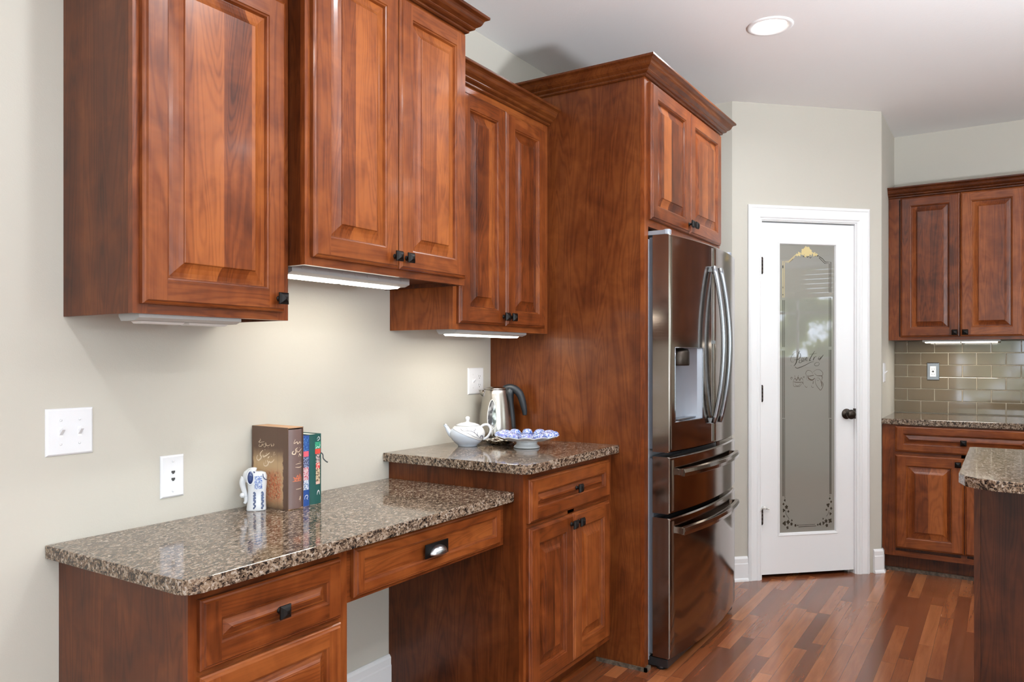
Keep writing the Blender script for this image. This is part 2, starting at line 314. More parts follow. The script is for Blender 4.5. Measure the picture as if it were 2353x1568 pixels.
# artwork traced as strokes on its own surface: (points, stroke width)
ART = {"gold":[[[[0.33044,1.62411],[0.33044,1.8353],[0.36761,1.83621],[0.39245,1.85783],[0.40667,1.86951],[0.42091,1.87958]],0.00367],[[[0.33999,1.62426],[0.33999,1.82908],[0.36938,1.82979],[0.40667,1.86304]],0.00294]],"dark":[[[[0.64025,1.6582],[0.64025,1.83794],[0.604,1.83706],[0.58593,1.85619],[0.56427,1.86868]],0.00367],[[[0.63009,1.65804],[0.63009,1.82952],[0.60039,1.82882],[0.56247,1.86212]],0.00294],[[[0.36938,1.82818],[0.39601,1.84983]],0.0022],[[[0.33044,1.81112],[0.33044,1.795]],0.00514],[[[0.33044,1.68699],[0.33044,1.67892]],0.00514],[[[0.33044,1.64346],[0.33044,1.63701]],0.00514],[[[0.45838,1.86759],[0.47088,1.86305],[0.47804,1.87297],[0.48879,1.86188],[0.49954,1.8719]],0.00367],[[[0.50133,1.86382],[0.50672,1.85746],[0.51389,1.86414]],0.00294],[[[0.52827,1.87361],[0.56066,1.87249]],0.00441],[[[0.3307,1.60928],[0.3307,1.33627]],0.00374],[[[0.34013,1.60942],[0.34013,1.3363]],0.00288],[[[0.33097,1.31605],[0.33097,0.92422]],0.00374],[[[0.34068,1.31607],[0.34068,0.92407]],0.00288],[[[0.33153,0.91916],[0.33153,0.46918]],0.00432],[[[0.34206,0.91899],[0.34206,0.46881]],0.00288],[[[0.63985,1.62913],[0.63985,1.33963]],0.00374],[[[0.63047,1.62898],[0.63047,1.3396]],0.00288],[[[0.63985,1.32169],[0.63985,0.91946]],0.00432],[[[0.63047,1.32167],[0.63047,0.91961]],0.00288],[[[0.64042,0.91433],[0.64042,0.4711]],0.00432],[[[0.63331,0.91444],[0.63331,0.47135]],0.00288],[[[0.43259,0.29645],[0.5379,0.29782]],0.0022],[[[0.43045,0.28682],[0.54437,0.28778]],0.00309],[[[0.34098,0.47163],[0.34523,0.46181],[0.34098,0.44841]],0.00176],[[[0.63545,0.46717],[0.63327,0.45745]],0.00176],[[[0.34947,0.38615],[0.34947,0.36679],[0.36009,0.35087],[0.37072,0.33493]],0.0022],[[[0.62891,0.37529],[0.62239,0.35595],[0.61152,0.34072]],0.00198]],"text":[[[[0.42583,1.31195],[0.40838,1.30513],[0.39096,1.28927],[0.38102,1.27117],[0.38102,1.25533],[0.39096,1.2474],[0.4034,1.25305]],0.00154],[[[0.43956,1.31424],[0.42832,1.29608],[0.42333,1.28248],[0.42084,1.26436],[0.41586,1.24624],[0.40838,1.23379],[0.40091,1.22588]],0.00566],[[[0.42832,1.30515],[0.44081,1.29836],[0.44455,1.28703],[0.43956,1.27342],[0.42333,1.26435],[0.4034,1.2621]],0.0036],[[[0.42333,1.26435],[0.43831,1.25981],[0.43331,1.24621],[0.4483,1.24619],[0.4558,1.25526]],0.00257],[[[0.4608,1.27341],[0.45205,1.26888],[0.44955,1.25526],[0.4583,1.25526],[0.46331,1.27114],[0.4608,1.25525],[0.46831,1.25298]],0.00309],[[[0.47331,1.27568],[0.47081,1.25751],[0.47958,1.27341],[0.48585,1.27568],[0.48208,1.25751],[0.48836,1.2575]],0.00334],[[[0.5009,1.29387],[0.521,1.29616],[0.5487,1.30074]],0.0018],[[[0.53484,1.31325],[0.521,1.29388],[0.50843,1.2734],[0.5009,1.25749],[0.51095,1.25975]],0.00463],[[[0.53107,1.28023],[0.52477,1.25974],[0.53358,1.27568],[0.54618,1.28251]],0.0036],[[[0.56636,1.28251],[0.55752,1.26656],[0.56889,1.26883],[0.57646,1.28252]],0.0036],[[[0.59163,1.29165],[0.579,1.27567],[0.56384,1.25743]],0.00411],[[[0.52855,1.25177],[0.50341,1.24498],[0.47331,1.23026],[0.44331,1.21898],[0.42333,1.21337],[0.41087,1.21793],[0.41087,1.22359]],0.00334],[[[0.55627,1.24832],[0.5651,1.23919],[0.55627,1.22781],[0.53862,1.22785],[0.53358,1.23697],[0.54618,1.24606],[0.55752,1.24604]],0.00231],[[[0.38102,1.23045],[0.3835,1.22818]],0.0036]],"pic":[[[[0.39593,1.13535],[0.40091,1.10816],[0.42333,1.10686],[0.43831,1.10788],[0.4558,1.12818]],0.00231],[[[0.40838,1.12622],[0.41337,1.11259],[0.43331,1.11245],[0.4458,1.13051]],0.0018],[[[0.39593,1.13535],[0.42333,1.13065],[0.46331,1.13267]],0.0036],[[[0.39842,1.13987],[0.40838,1.15566],[0.41835,1.14201],[0.42832,1.16009],[0.43831,1.14189],[0.4483,1.15772],[0.4608,1.14176]],0.00411],[[[0.38847,1.14671],[0.38102,1.15128],[0.3835,1.16031],[0.39096,1.15801],[0.38847,1.14898]],0.00257],[[[0.46831,1.15534],[0.4608,1.15992],[0.4658,1.16444],[0.47081,1.1576]],0.00257],[[[0.40589,1.17152],[0.40838,1.16019]],0.0036],[[[0.43082,1.17141],[0.42583,1.1601]],0.0036],[[[0.48083,1.14619],[0.48208,1.16663],[0.47708,1.18255],[0.48334,1.19616],[0.49588,1.20066],[0.51346,1.19378],[0.52352,1.17781]],0.00231],[[[0.52352,1.18919],[0.54366,1.20278],[0.56889,1.2027],[0.58658,1.18667],[0.58405,1.1707],[0.55375,1.16856],[0.53862,1.17774],[0.53358,1.18687]],0.00231],[[[0.49087,1.17113],[0.49588,1.15292],[0.51848,1.1437],[0.5361,1.15498]],0.00669],[[[0.49839,1.16655],[0.52855,1.17096]],0.00771],[[[0.5487,1.16859],[0.58152,1.16615],[0.58152,1.14105]],0.0036],[[[0.54366,1.15266],[0.53862,1.13219],[0.5487,1.10935],[0.56384,1.091],[0.57394,1.08407],[0.58658,1.10222],[0.58911,1.12275],[0.57394,1.1411],[0.56131,1.15485],[0.5487,1.15491]],0.00283],[[[0.55122,1.14123],[0.56131,1.14117]],0.00411],[[[0.57394,1.13653],[0.58152,1.12052],[0.579,1.10456]],0.00514],[[[0.52603,1.13683],[0.52352,1.12091]],0.00669],[[[0.51346,1.11188],[0.51848,1.10046],[0.53107,1.10264]],0.00206],[[[0.4558,1.13044],[0.46331,1.11905]],0.00566],[[[0.46831,1.1122],[0.48083,1.10075],[0.48836,1.10524]],0.00206],[[[0.48585,1.14389],[0.51346,1.13918]],0.00206]],"leaves":[[0.3431,0.44446,0.0055],[0.33461,0.42349,0.0061],[0.35372,0.40535,0.0099],[0.33673,0.38664,0.0083],[0.36541,0.37972,0.0061],[0.33779,0.35177,0.0061],[0.34098,0.311,0.011],[0.36434,0.31776,0.0105],[0.38563,0.30524,0.0083],[0.38777,0.32648,0.005],[0.36009,0.28501,0.0077],[0.41122,0.29639,0.0072],[0.42618,0.29575,0.0039],[0.63327,0.44569,0.0055],[0.64198,0.42577,0.0061],[0.62239,0.40689,0.0099],[0.64198,0.38655,0.0072],[0.61152,0.37988,0.0055],[0.63763,0.35535,0.0072],[0.63545,0.31427,0.0116],[0.60936,0.31339,0.0094],[0.59199,0.30238,0.0083],[0.58982,0.3279,0.0044],[0.6137,0.28775,0.0088],[0.57032,0.29742,0.0072],[0.55518,0.29416,0.005]],"crest":[[0.4673,1.89864,0.0165],[0.49595,1.89941,0.0184],[0.48162,1.912,0.0129],[0.48162,1.88604,0.0202],[0.45659,1.88538,0.011],[0.5103,1.8868,0.011],[0.43517,1.87996,0.011],[0.42091,1.87473,0.0073],[0.53186,1.88086,0.011],[0.54625,1.87961,0.0073]],"title":[[[[-0.05769,0.98947],[-0.05187,0.98599],[-0.04779,0.98185],[-0.04487,0.97855],[-0.04487,0.97467],[-0.04779,0.971],[-0.05012,0.96884],[-0.04837,0.96484],[-0.0437,0.96063],[-0.03668,0.95702],[-0.03139,0.95897],[-0.02869,0.96266],[-0.02939,0.96738],[-0.03257,0.97305]],0.00194],[[[-0.06638,0.99236],[-0.06754,0.99089]],0.00269],[[[-0.07274,0.9816],[-0.07389,0.98014]],0.00254],[[[-0.08883,0.98423],[-0.0831,0.98038],[-0.07735,0.97691],[-0.07043,0.97335],[-0.06349,0.97055],[-0.05885,0.96946],[-0.05769,0.97324],[-0.06059,0.97499]],0.00179],[[[-0.10821,0.96529],[-0.10594,0.9613],[-0.10025,0.95706],[-0.09226,0.95417],[-0.08769,0.95652],[-0.08425,0.95434],[-0.08195,0.94956],[-0.07735,0.94459],[-0.07043,0.94175],[-0.06349,0.94276],[-0.06117,0.94645],[-0.06233,0.95194]],0.00194],[[[-0.07735,0.96075],[-0.07907,0.95703],[-0.08137,0.95259]],0.00164],[[[-0.07043,0.95948],[-0.07101,0.94873]],0.00149],[[[-0.08769,0.97264],[-0.08195,0.96878],[-0.07965,0.96631]],0.00164],[[[-0.09569,0.9732],[-0.09683,0.97175]],0.00254],[[[-0.10992,0.98794],[-0.10708,0.98202]],0.00134],[[[-0.10481,0.97881],[-0.10708,0.97858]],0.00194],[[[-0.10935,0.97874],[-0.11105,0.97886]],0.00194],[[[-0.11332,0.98092],[-0.11445,0.98062]],0.00179]],"author":[[[[-0.04487,1.02429],[-0.04662,1.0209],[-0.04136,1.0171],[-0.03843,1.01383],[-0.04604,1.01366],[-0.06349,1.01649]],0.00097],[[[-0.04253,1.00864],[-0.03843,1.00296],[-0.04136,1.00004],[-0.04604,1.00188],[-0.04837,1.00087],[-0.05245,1.00461],[-0.0542,1.00936],[-0.05653,1.00486],[-0.06233,1.00908],[-0.06465,1.01154]],0.0009],[[[-0.06001,1.00121],[-0.0658,0.99988],[-0.06927,1.00411],[-0.07043,1.01343],[-0.07274,1.00664],[-0.0785,1.00469],[-0.08654,1.00673],[-0.09112,1.01008]],0.00104],[[[-0.09455,1.01259],[-0.0974,1.00434],[-0.10025,1.00911]],0.00097],[[[-0.10594,1.01329],[-0.10765,1.00957],[-0.1031,1.0047]],0.00104],[[[-0.08137,1.00026],[-0.0831,0.9996]],0.00104],[[[-0.0437,1.025],[-0.04464,1.02443]],0.00075]],"spine":[[[[0.63895,1.02798],[0.63485,1.01559],[0.64513,1.02022],[0.64719,1.01362],[0.65756,1.01987],[0.65964,1.01404],[0.67011,1.0187]],0.00142],[[[0.64719,1.0024],[0.63998,0.99752],[0.64142,0.99098],[0.63793,0.98336],[0.63076,0.98444],[0.63117,0.99045],[0.63485,0.99326]],0.0022],[[[0.6441,0.9979],[0.64719,0.98878],[0.65548,0.99113],[0.66173,0.99531],[0.67221,0.99667]],0.00157],[[[0.65133,0.9739],[0.65548,0.98309],[0.66277,0.97587],[0.67116,0.98951]],0.0022],[[[0.65341,1.00258],[0.65444,1.00087]],0.0022],[[[0.63998,0.95197],[0.65341,0.95359],[0.67011,0.95326]],0.0011],[[[0.65237,0.95934],[0.66173,0.95858]],0.00094],[[[0.63895,0.9433],[0.65548,0.94162],[0.67221,0.94331]],0.00142],[[[0.64101,0.87621],[0.65548,0.8762],[0.67221,0.8762]],0.00126],[[[0.66173,0.85435],[0.65548,0.84968],[0.66277,0.85016],[0.65341,0.84357],[0.66173,0.84468],[0.65652,0.83746]],0.00142]],"spinered":[[[[0.63076,0.90049],[0.64307,0.9012],[0.66382,0.89998]],0.00189],[[[0.63485,0.91189],[0.63895,0.90336],[0.64719,0.91826],[0.65133,0.90328],[0.65756,0.92013],[0.66173,0.89865],[0.66801,0.91071],[0.67116,0.90383]],0.0022],[[[0.63281,0.91376],[0.64513,0.90732],[0.66382,0.90965]],0.0022],[[[0.65548,0.92201],[0.65756,0.91531]],0.0022]]}
# ------------------------------------------------------------------ joinery builders
def knob(parent, f, a, b, t):
    """square hammered pyramid knob on a round stem"""
    mb = MB(); c = f.p(a, b, t)
    mb.lathe([(.008, 0), (.0085, .002), (.0055, .005), (.0055, .017)], tuple(c), 12, 0, (f.U, Vector((0, 0, 1)), f.N))
    def sq(h, t2): return [f.p(a+x*h, b+z*h, t+t2) for x, z in ((-1,-1),(1,-1),(1,1),(-1,1))]
    rings = [sq(.010, .015), sq(.0155, .018), sq(.016, .022), sq(.011, .0275), sq(.004, .031), sq(.0005, .0315)]
    mb.loft([[tuple(q) for q in r] for r in rings], 0, False)
    return mb.build('knob', 'black', parent, bevel=.0006)

def door(parent, f, a0, a1, b0, b1, t=0, name='door', kn=None, hax='wx', frame=.058, th=.02, rise=.036, flat=False, panel='wpanel'):
    """frame-and-panel front lying on the face frame: stiles, rails, ogee edge, raised panel"""
    mb = MB(); R_ = f.ring
    R_(mb, a0, a1, b0, b1, 0, t, 0, t+th*.55, mis=(1, 0)); R_(mb, a0, a1, b0, b1, 0, t+th*.55, .003, t+th*.72, mis=(1, 0))
    R_(mb, a0, a1, b0, b1, .003, t+th*.72, .007, t+th*.78, mis=(1, 0)); R_(mb, a0, a1, b0, b1, .007, t+th*.78, .010, t+th, mis=(1, 0))
    o, s = .010, frame
    f.quad(mb, a0+o, a0+s, b0+o, b1-o, t+th, 0); f.quad(mb, a1-s, a1-o, b0+o, b1-o, t+th, 0)
    f.quad(mb, a0+s, a1-s, b0+o, b0+s, t+th, 1); f.quad(mb, a0+s, a1-s, b1-s, b1-o, t+th, 1)
    g = frame
    for (o0, h0, o1, h1) in ((0, th, .0015, th-.003), (.0015, th-.003, .0055, th-.0045), (.0055, th-.0045, .0085, th-.0125)):
        R_(mb, a0, a1, b0, b1, g+o0, t+h0, g+o1, t+h1, mis=(1, 0))
    P = [f.p(a, b, t) for a, b in ((a0,b0),(a0,b1),(a1,b1),(a1,b0))]; mb.add(P, [(0, 1, 2, 3)], 0)
    o = mb.build(name, ['wv', hax], parent, keep=True)
    pm = MB(); g += .0085
    if flat:
        f.quad(pm, a0+g-.002, a1-g+.002, b0+g-.002, b1-g+.002, t+th-.0120, 0)
        pm.build('recessed_panel', hax, o, keep=True)
    else:
        lo = th-.0130
        prof = [(-.002, lo), (.003, lo), (rise*.35, lo+.0016), (rise*.7, lo+.0048), (rise, lo+.0090), (rise+.0008, th-.0014), (rise+.0025, th-.0006)]
        for (o0, h0), (o1, h1) in zip(prof, prof[1:]): R_(pm, a0+g, a1-g, b0+g, b1-g, o0, t+h0, o1, t+h1)
        e = g+rise+.0025; f.quad(pm, a0+e, a1-e, b0+e, b1-e, t+th-.0006)
        pm.build('raised_panel', panel, o, keep=True)
    if kn: knob(o, f, kn[0], kn[1], t+th)
    return o

def face_frame(parent, f, a0, a1, b0, b1, st=.038, rb=.03, rt=.04, bars=(), posts=(), hax='wx', t0=-.019, sl=None):
    mb = MB(); f.box(mb, a0, a0+(sl or st), b0, b1, t0, 0, 0); f.box(mb, a1-st, a1, b0, b1, t0, 0, 0)
    f.box(mb, a0+(sl or st), a1-st, b0, b0+rb, t0, 0, 1); f.box(mb, a0+(sl or st), a1-st, b1-rt, b1, t0, 0, 1)
    for z0, z1 in bars: f.box(mb, a0+(sl or st), a1-st, z0, z1, t0, 0, 1)
    for x0, x1 in posts: f.box(mb, x0, x1, b0+rb, b1-rt, t0, 0, 0)
    return mb.build('face_frame', ['wv', hax], parent, keep=True)

CROWN = [(0, 0), (.009, 0), (.013, .003), (.013, .009), (.018, .0105), (.026, .014), (.029, .018), (.029, .021), (.034, .024),
         (.042, .029), (.047, .036), (.050, .044), (.054, .050), (.060, .053), (.066, .055), (.067, .058), (.067, .064), (.058, .066), (0, .066)]
def crown(parent, path, z, mats='wcrown', k=1.0):
    """moulding profile run along an open xy path, room side on the right hand, mitred corners"""
    P = [Vector((x, y, 0)) for x, y in path]; mb = MB(); rings = []
    for i, p in enumerate(P):
        dirs = []
        if i > 0: dirs.append((P[i]-P[i-1]).normalized())
        if i < len(P)-1: dirs.append((P[i+1]-P[i]).normalized())
        ns = [Vector((d.y, -d.x, 0)) for d in dirs]
        n = ns[0] if len(ns) == 1 else (ns[0]+ns[1])/(1+ns[0].dot(ns[1]))
        rings.append([tuple(p + n*a*k + Vector((0, 0, z+b*k))) for a, b in CROWN])
    mb.loft(rings, 0, False); return mb.build('crown_molding', mats, parent)

def baseboard(name, path, h=.14):
    prof = [(0, 0), (.022, 0), (.022, .006), (.019, .014), (.015, .019), (.015, h-.042), (.013, h-.036), (.013, h-.012), (.009, h-.005), (.004, h), (0, h)]
    P = [Vector((x, y, 0)) for x, y in path]; mb = MB(); rings = []
    for i, p in enumerate(P):
        dirs = []
        if i > 0: dirs.append((P[i]-P[i-1]).normalized())
        if i < len(P)-1: dirs.append((P[i+1]-P[i]).normalized())
        ns = [Vector((d.y, -d.x, 0)) for d in dirs]
        n = ns[0] if len(ns) == 1 else (ns[0]+ns[1])/(1+ns[0].dot(ns[1]))
        rings.append([tuple(p + n*(a+.0005) + Vector((0, 0, b))) for a, b in prof])
    mb.loft(rings, 0, False); o = mb.build(name, 'trim'); o['kind'] = 'structure'; return o

def slab(name, label, pts, z0, z1, cat='countertop'):
    mb = MB(); n = len(pts)
    cx = sum(p[0] for p in pts)/n; cy = sum(p[1] for p in pts)/n
    mb.poly(pts, z0, z1, 0, False); o = mb.build(name, 'granite', None, bevel=.0022); return tag(o, label, cat)
def rcorner(cx, cy, r, a0, a1, n=6): return [(cx+r*math.cos(R(a0+(a1-a0)*i/n)), cy+r*math.sin(R(a0+(a1-a0)*i/n))) for i in range(n+1)]

# ------------------------------------------------------------------ the room
H = 2.737
XE, YE = 3.386, -.684; XD, YD = 4.05, -1.374; XB = 4.69; YR = -5.2; XF = -4.4
def struct(name, mb, mat, label, **k): o = mb.build(name, mat, None, **k); tag(o, label, name.split('_')[0], None, 'structure'); return o
struct('floor', MB().box((XF-.1, YR-.1, -.05), (XB+.1, .1, 0)), 'floor', 'red-brown hardwood strip floor running away from the viewer')
struct('ceiling', MB().box((XF-.1, YR-.1, H), (XB+.1, .1, H+.08)), 'ceil', 'plain white painted ceiling')
struct('wall_left', MB().box((XF, 0, 0), (XB+.1, .1, H)), 'wall', 'greige painted wall behind the desk and upper cabinets')
struct('wall_back', MB().box((XB, YR, 0), (XB+.1, 0, H)), 'wall', 'greige far wall behind the tiled backsplash')
struct('wall_niche', MB().box((XE, YE, 0), (XE+.1, 0, H)), 'wall', 'short greige wall beside the refrigerator')
struct('wall_side', MB().box((XD+.03, YD, 0), (XB, YD+.1, H)), 'wall', 'short greige return wall beside the far counter')
fd = F((XE, YE, 0), (XD-XE, YD-YE)); LD = math.hypot(XD-XE, YD-YE)
DL, DR_, DT = .172, .796, 2.073       # rough opening in the diagonal wall
mb = MB(); fd.box(mb, 0, DL, 0, H, -.1, 0); fd.box(mb, DR_, LD, 0, H, -.1, 0); fd.box(mb, DL, DR_, DT, H, -.1, 0)
struct('wall_diagonal', mb, 'wall', 'angled greige wall holding the pantry door')
# right wall with a high window, front wall behind the camera with a large window
WX0, WX1, WZ0, WZ1 = 1.45, 3.75, 1.25, 2.3
mb = MB(); mb.box((XF, YR-.1, 0), (-3.6, YR, H)); mb.box((-3.6, YR-.1, 0), (-.6, YR, .5)); mb.box((-3.6, YR-.1, 2.45), (-.6, YR, H)); mb.box((-.6, YR-.1, 0), (WX0, YR, H)); mb.box((WX1, YR-.1, 0), (XB, YR, H)); mb.box((WX0, YR-.1, 0), (WX1, YR, WZ0)); mb.box((WX0, YR-.1, WZ1), (WX1, YR, H))
struct('wall_right', mb, 'wall', 'greige wall with the wide kitchen window')
FY0, FY1, FZ0, FZ1 = -4.5, -1.3, .5, 2.45
mb = MB(); mb.box((XF-.1, YR, 0), (XF, FY0, H)); mb.box((XF-.1, FY1, 0), (XF, 0, H)); mb.box((XF-.1, FY0, 0), (XF, FY1, FZ0)); mb.box((XF-.1, FY0, FZ1), (XF, FY1, H))
struct('wall_front', mb, 'wall', 'greige wall with a large window behind the viewer')
def window(name, f, a0, a1, b0, b1, cols, rows, label, shade=0):
    w = thing(name, label, 'window', f.p((a0+a1)/2, b0, 0), None, 'structure')
    mb = MB()
    for x0, x1, z0, z1 in ((a0-.08, a0+.03, b0-.08, b1+.08), (a1-.03, a1+.08, b0-.08, b1+.08), (a0+.03, a1-.03, b0-.08, b0+.03), (a0+.03, a1-.03, b1-.03, b1+.08)): f.box(mb, x0, x1, z0, z1, .001, .02)
    f.box(mb, a0-.1, a1+.1, b0-.01, b0+.02, .02, .06); mb.build('window_frame', 'trim', w, keep=True)
    mb = MB()
    for i in range(1, cols): c = a0+(a1-a0)*i/cols; f.box(mb, c-.012, c+.012, b0+.03, b1-.03, -.05, -.03)
    for i in range(1, rows): c = b0+(b1-b0)*i/rows; f.box(mb, a0+.03, a1-.03, c-.012, c+.012, -.05, -.03)
    mb.build('muntin_grid', 'trim', w, keep=True)
    if shade:
        mb = MB(); n = 7; 
        for i in range(n): z = b1-(i+1)*shade/n; f.box(mb, a0+.01, a1-.01, z, z+shade/n-.006, -.028, -.012-.004*(i % 2))
        mb.build('folded_shade', 'shade', w, keep=True)
window('window_1', F((WX1, YR, 0), (-1, 0)), 0, WX1-WX0, WZ0, WZ1, 6, 2, 'wide kitchen window with a half-lowered cream shade', .36)
window('window_2', F((XF, FY0, 0), (0, 1)), 0, FY1-FY0, FZ0, FZ1, 4, 3, 'large gridded window behind the viewer')

window('window_3', F((-.6, YR, 0), (-1, 0)), 0, 3.0, .5, 2.45, 3, 3, 'large gridded window beside the viewer')
baseboard('baseboard_left', [(.507, 0), (1.2545, 0)]); baseboard('baseboard_left', [(XF, 0), (.036, 0)])
q0 = fd.p(0, 0); q1 = fd.p(.092, 0); q2 = fd.p(.902, 0); q3 = fd.p(LD, 0)
baseboard('baseboard_diagonal', [(XE, -.45), (q0.x, q0.y), (q1.x, q1.y)]); baseboard('baseboard_diagonal', [(q2.x, q2.y), (q3.x, q3.y), (XD+.03, YD)])

# pantry door casing
mb = MB()
CP = [(0, 0), (0, .012), (.010, .018), (.016, .019), (.020, .015), (.050, .013), (.056, .016), (.068, .017), (.076, .010), (.082, .009), (.085, 0)]
ci, co, ct = .180, .788, 2.066
for (n0, n1) in (((ci, 0), (ci, ct)), ((ci, ct), (co, ct)), ((co, ct), (co, 0))):
    ra, rb = [], []
    for d, h in CP:
        w = d
        def pt(n):
            a = n[0] + (-(.085-w) if n[0] == ci else (.085-w)); b = n[1] + ((.085-w) if n[1] == ct else 0); return tuple(fd.p(a, b, h+.0005))
        ra.append(pt(n0)); rb.append(pt(n1))
    mb.loft([ra, rb], 0, False)
for a0, a1, b0, b1 in ((DL, ci+.004, 0, ct), (co-.004, DR_, 0, ct), (DL, DR_, ct-.004, DT)): fd.box(mb, a0, a1, b0, b1, -.1, .0005)
fd.box(mb, ci+.004, ci+.012, 0, ct-.004, -.09, -.052); fd.box(mb, co-.016, co-.004, 0, ct-.004, -.09, -.052); fd.box(mb, ci, co, ct-.016, ct-.004, -.09, -.052)
struct('trim_1', mb, 'trim', 'white moulded casing around the pantry door')

# pantry door
D = thing('door_1', 'white pantry door with a long frosted glass pane lettered Pantry', 'door', fd.p(.483, 0, -.03), None, 'structure')
d0, d1, db, dt = .1865, .7835, .022, 2.055; g0, g1, gb, gt = .297, .676, .245, 1.945; tf = -.014; tb = -.049
mb = MB()
for a0, a1, b0, b1 in ((d0, g0, db, dt), (g1, d1, db, dt), (g0, g1, db, gb), (g0, g1, gt, dt)): fd.box(mb, a0, a1, b0, b1, tb, tf)
leaf = mb.build('door_leaf', 'trim', D, keep=True)
mb = MB(); fd.ring(mb, g0, g1, gb, gt, -.002, tf+.0035, .008, tf+.001); fd.ring(mb, g0, g1, gb, gt, .008, tf+.001, .012, tf-.010); fd.ring(mb, g0, g1, gb, gt, -.002, tf-.001, -.002, tf+.0035)
mb.build('glazing_bead', 'trim', leaf, keep=True)
TG = tf-.010
mb = MB(); fd.box(mb, g0+.001, g1-.001, gb+.001, gt-.001, TG-.006, TG); glass = mb.build('frosted_pane', 'frost', leaf, keep=True)
fg = lambda off: (lambda a, b: tuple(fd.p(a, b, TG+off)))
for nm, key, mat, tp in (('clear_border_line', 'dark', 'etch', False), ('gilt_border_line', 'gold', 'gold', False), ('pantry_lettering', 'text', 'etch', True), ('basket_and_sacks_drawing', 'pic', 'etchsoft', True)):
    mb = MB()
    for pts, w in ART[key]: ribbon(mb, pts, w*(1 if key in ('dark', 'gold') else 1), fg(.0008), tp, 0, key in ('text', 'pic'))
    mb.build(nm, mat, glass, keep=True)
def leafblob(mb, a, b, r, fn, seed, lobes=5):
    rr = random.Random(seed); n = 18; ph = rr.random()*6; P = []
    for i in range(n):
        an = 2*math.pi*i/n; k = r*(1+.28*math.sin(lobes*an+ph)); P.append(fn(a+k*.9*math.cos(an), b+k*1.1*math.sin(an)))
    mb.add([fn(a, b)] + P, [(0, i+1, (i+1) % n+1) for i in range(n)])
mb = MB(); mv = MB()
for i, (a, b, r) in enumerate(ART['leaves']):
    leafblob(mb, a, b, r, fg(.0008), i, 3+i % 3)
    ribbon(mv, [(a-r*.6, b-r*.5), (a, b+r*.1), (a+r*.5, b+r*.7)], .0012, fg(.0011), False)
mb.build('etched_leaf_sprays', 'etch', glass, keep=True); mv.build('leaf_veins', 'etchsoft', glass, keep=True)
mb = MB()
for i, (a, b, r) in enumerate(ART['crest']): leafblob(mb, a, b, r, fg(.0009+.00005*i), i+50, 4)
mb.build('gilt_crest', 'gold', glass, keep=True)
ax3 = (fd.U, Vector((0, 0, 1)), fd.N)
for i, z in enumerate((1.80, 1.065, .36)):
    mb = MB()
    for k, (z0, z1) in enumerate(((-.005, 0), (0, .022), (.0225, .044), (.0445, .066), (.0665, .088), (.088, .093))):
        mb.lathe([(.0045 if k in (0, 5) else .0065, z0), (.0045 if k in (0, 5) else .0065, z1)], tuple(fd.p(ci+.0035, z-.04, .004)), 12)
    fd.box(mb, ci-.002, ci+.02, z-.038, z+.046, tf-.003, tf+.0012); mb.build('hinge', 'bronze', D)
mb = MB(); c = fd.p(ci+.008, .408, .016)
mb.lathe([(.004, 0), (.013, .002), (.014, .008), (.010, .014), (.003, .016)], tuple(c), 14); fd.box(mb, ci-.012, ci+.038, .405, .412, .006, .014)
mb.lathe([(.007, 0), (.008, .004), (.006, .010)], tuple(fd.p(ci+.040, .402, .010)), 12); mb.lathe([(.006, 0), (.008, .004), (.005, .009)], tuple(fd.p(ci-.012, .398, .012)), 12)
t = NT('chipped_white_enamel'); nz = t.noise(t.geo(), 130, 2); t.setv('Base Color', t.ramp(nz, [(.40, (.78, .77, .73)), (.60, (.78, .77, .73)), (.62, (.03, .02, .02)), (1, (.03, .02, .02))])); M['chip'] = t.m
mb.build('hinge_pin_stop', 'chip', D)
mb = MB(); kc = fd.p(.735, .943, tf)
mb.lathe([(.0, 0), (.030, 0), (.031, .004), (.028, .007), (.014, .010), (.011, .016), (.011, .030), (.018, .034), (.026, .040), (.0285, .048), (.026, .056), (.017, .062), (0, .064)], tuple(kc), 28, 0, ax3)
kb = mb.build('door_knob', 'bronze', D); 
mb = MB(); fd.box(mb, co-.008, co-.002, .915, .975, -.02, .003); mb.build('strike_plate', 'bronze', D)

# recessed ceiling lights
for i, (x, y) in enumerate(CANS):
    lab = 'round recessed ceiling light above the kitchen floor' if i == 0 else 'recessed ceiling light outside the picture behind the viewer'
    c = thing('recessed_light', lab, 'ceiling light', (x, y, H), 'recessed ceiling lights')
    mb = MB(); mb.lathe([(.098, .0), (.098, -.003), (.092, -.006), (.082, -.006), (.070, .0), (.062, .006)], (x, y, H), 48, 0, 'z', False)
    mb.build('trim_ring', 'trim', c)
    mb = MB(); mb.lathe([(.0635, -.0005), (.0635, -.002), (.03, -.003), (.0005, -.0032)], (x, y, H), 40, 0, 'z', False); mb.build('lens', 'lamp', c)
    area('can_lamp', (x, y, H-.012), (0, 0, -1), .12, .12, CANW, (.96, 1, 1.04), 'DISK', 165)

# added uplighter stand, unseen beyond the right edge, put in to brighten the ceiling
T_ = thing('added_fill_lamp', 'added bronze uplighter outside the picture, put in to brighten the ceiling', 'added fill light', (.85, -3.25, 0))
mb = MB(); mb.lathe([(0, 0), (.14, 0), (.14, .012), (.10, .022), (.02, .034), (0, .036)], (.85, -3.25, 0), 32); mb.build('base', 'bronze', T_)
mb = MB(); mb.lathe([(.012, .03), (.012, 1.36)], (.85, -3.25, 0), 16); mb.build('pole', 'bronze', T_)
mb = MB(); mb.lathe([(.02, 1.355), (.09, 1.372), (.16, 1.41), (.198, 1.45), (.194, 1.45), (.157, 1.414), (.088, 1.378), (.01, 1.362)], (.85, -3.25, 0), 40, 0, 'z', False); mb.build('glass_bowl', 'shade', T_)

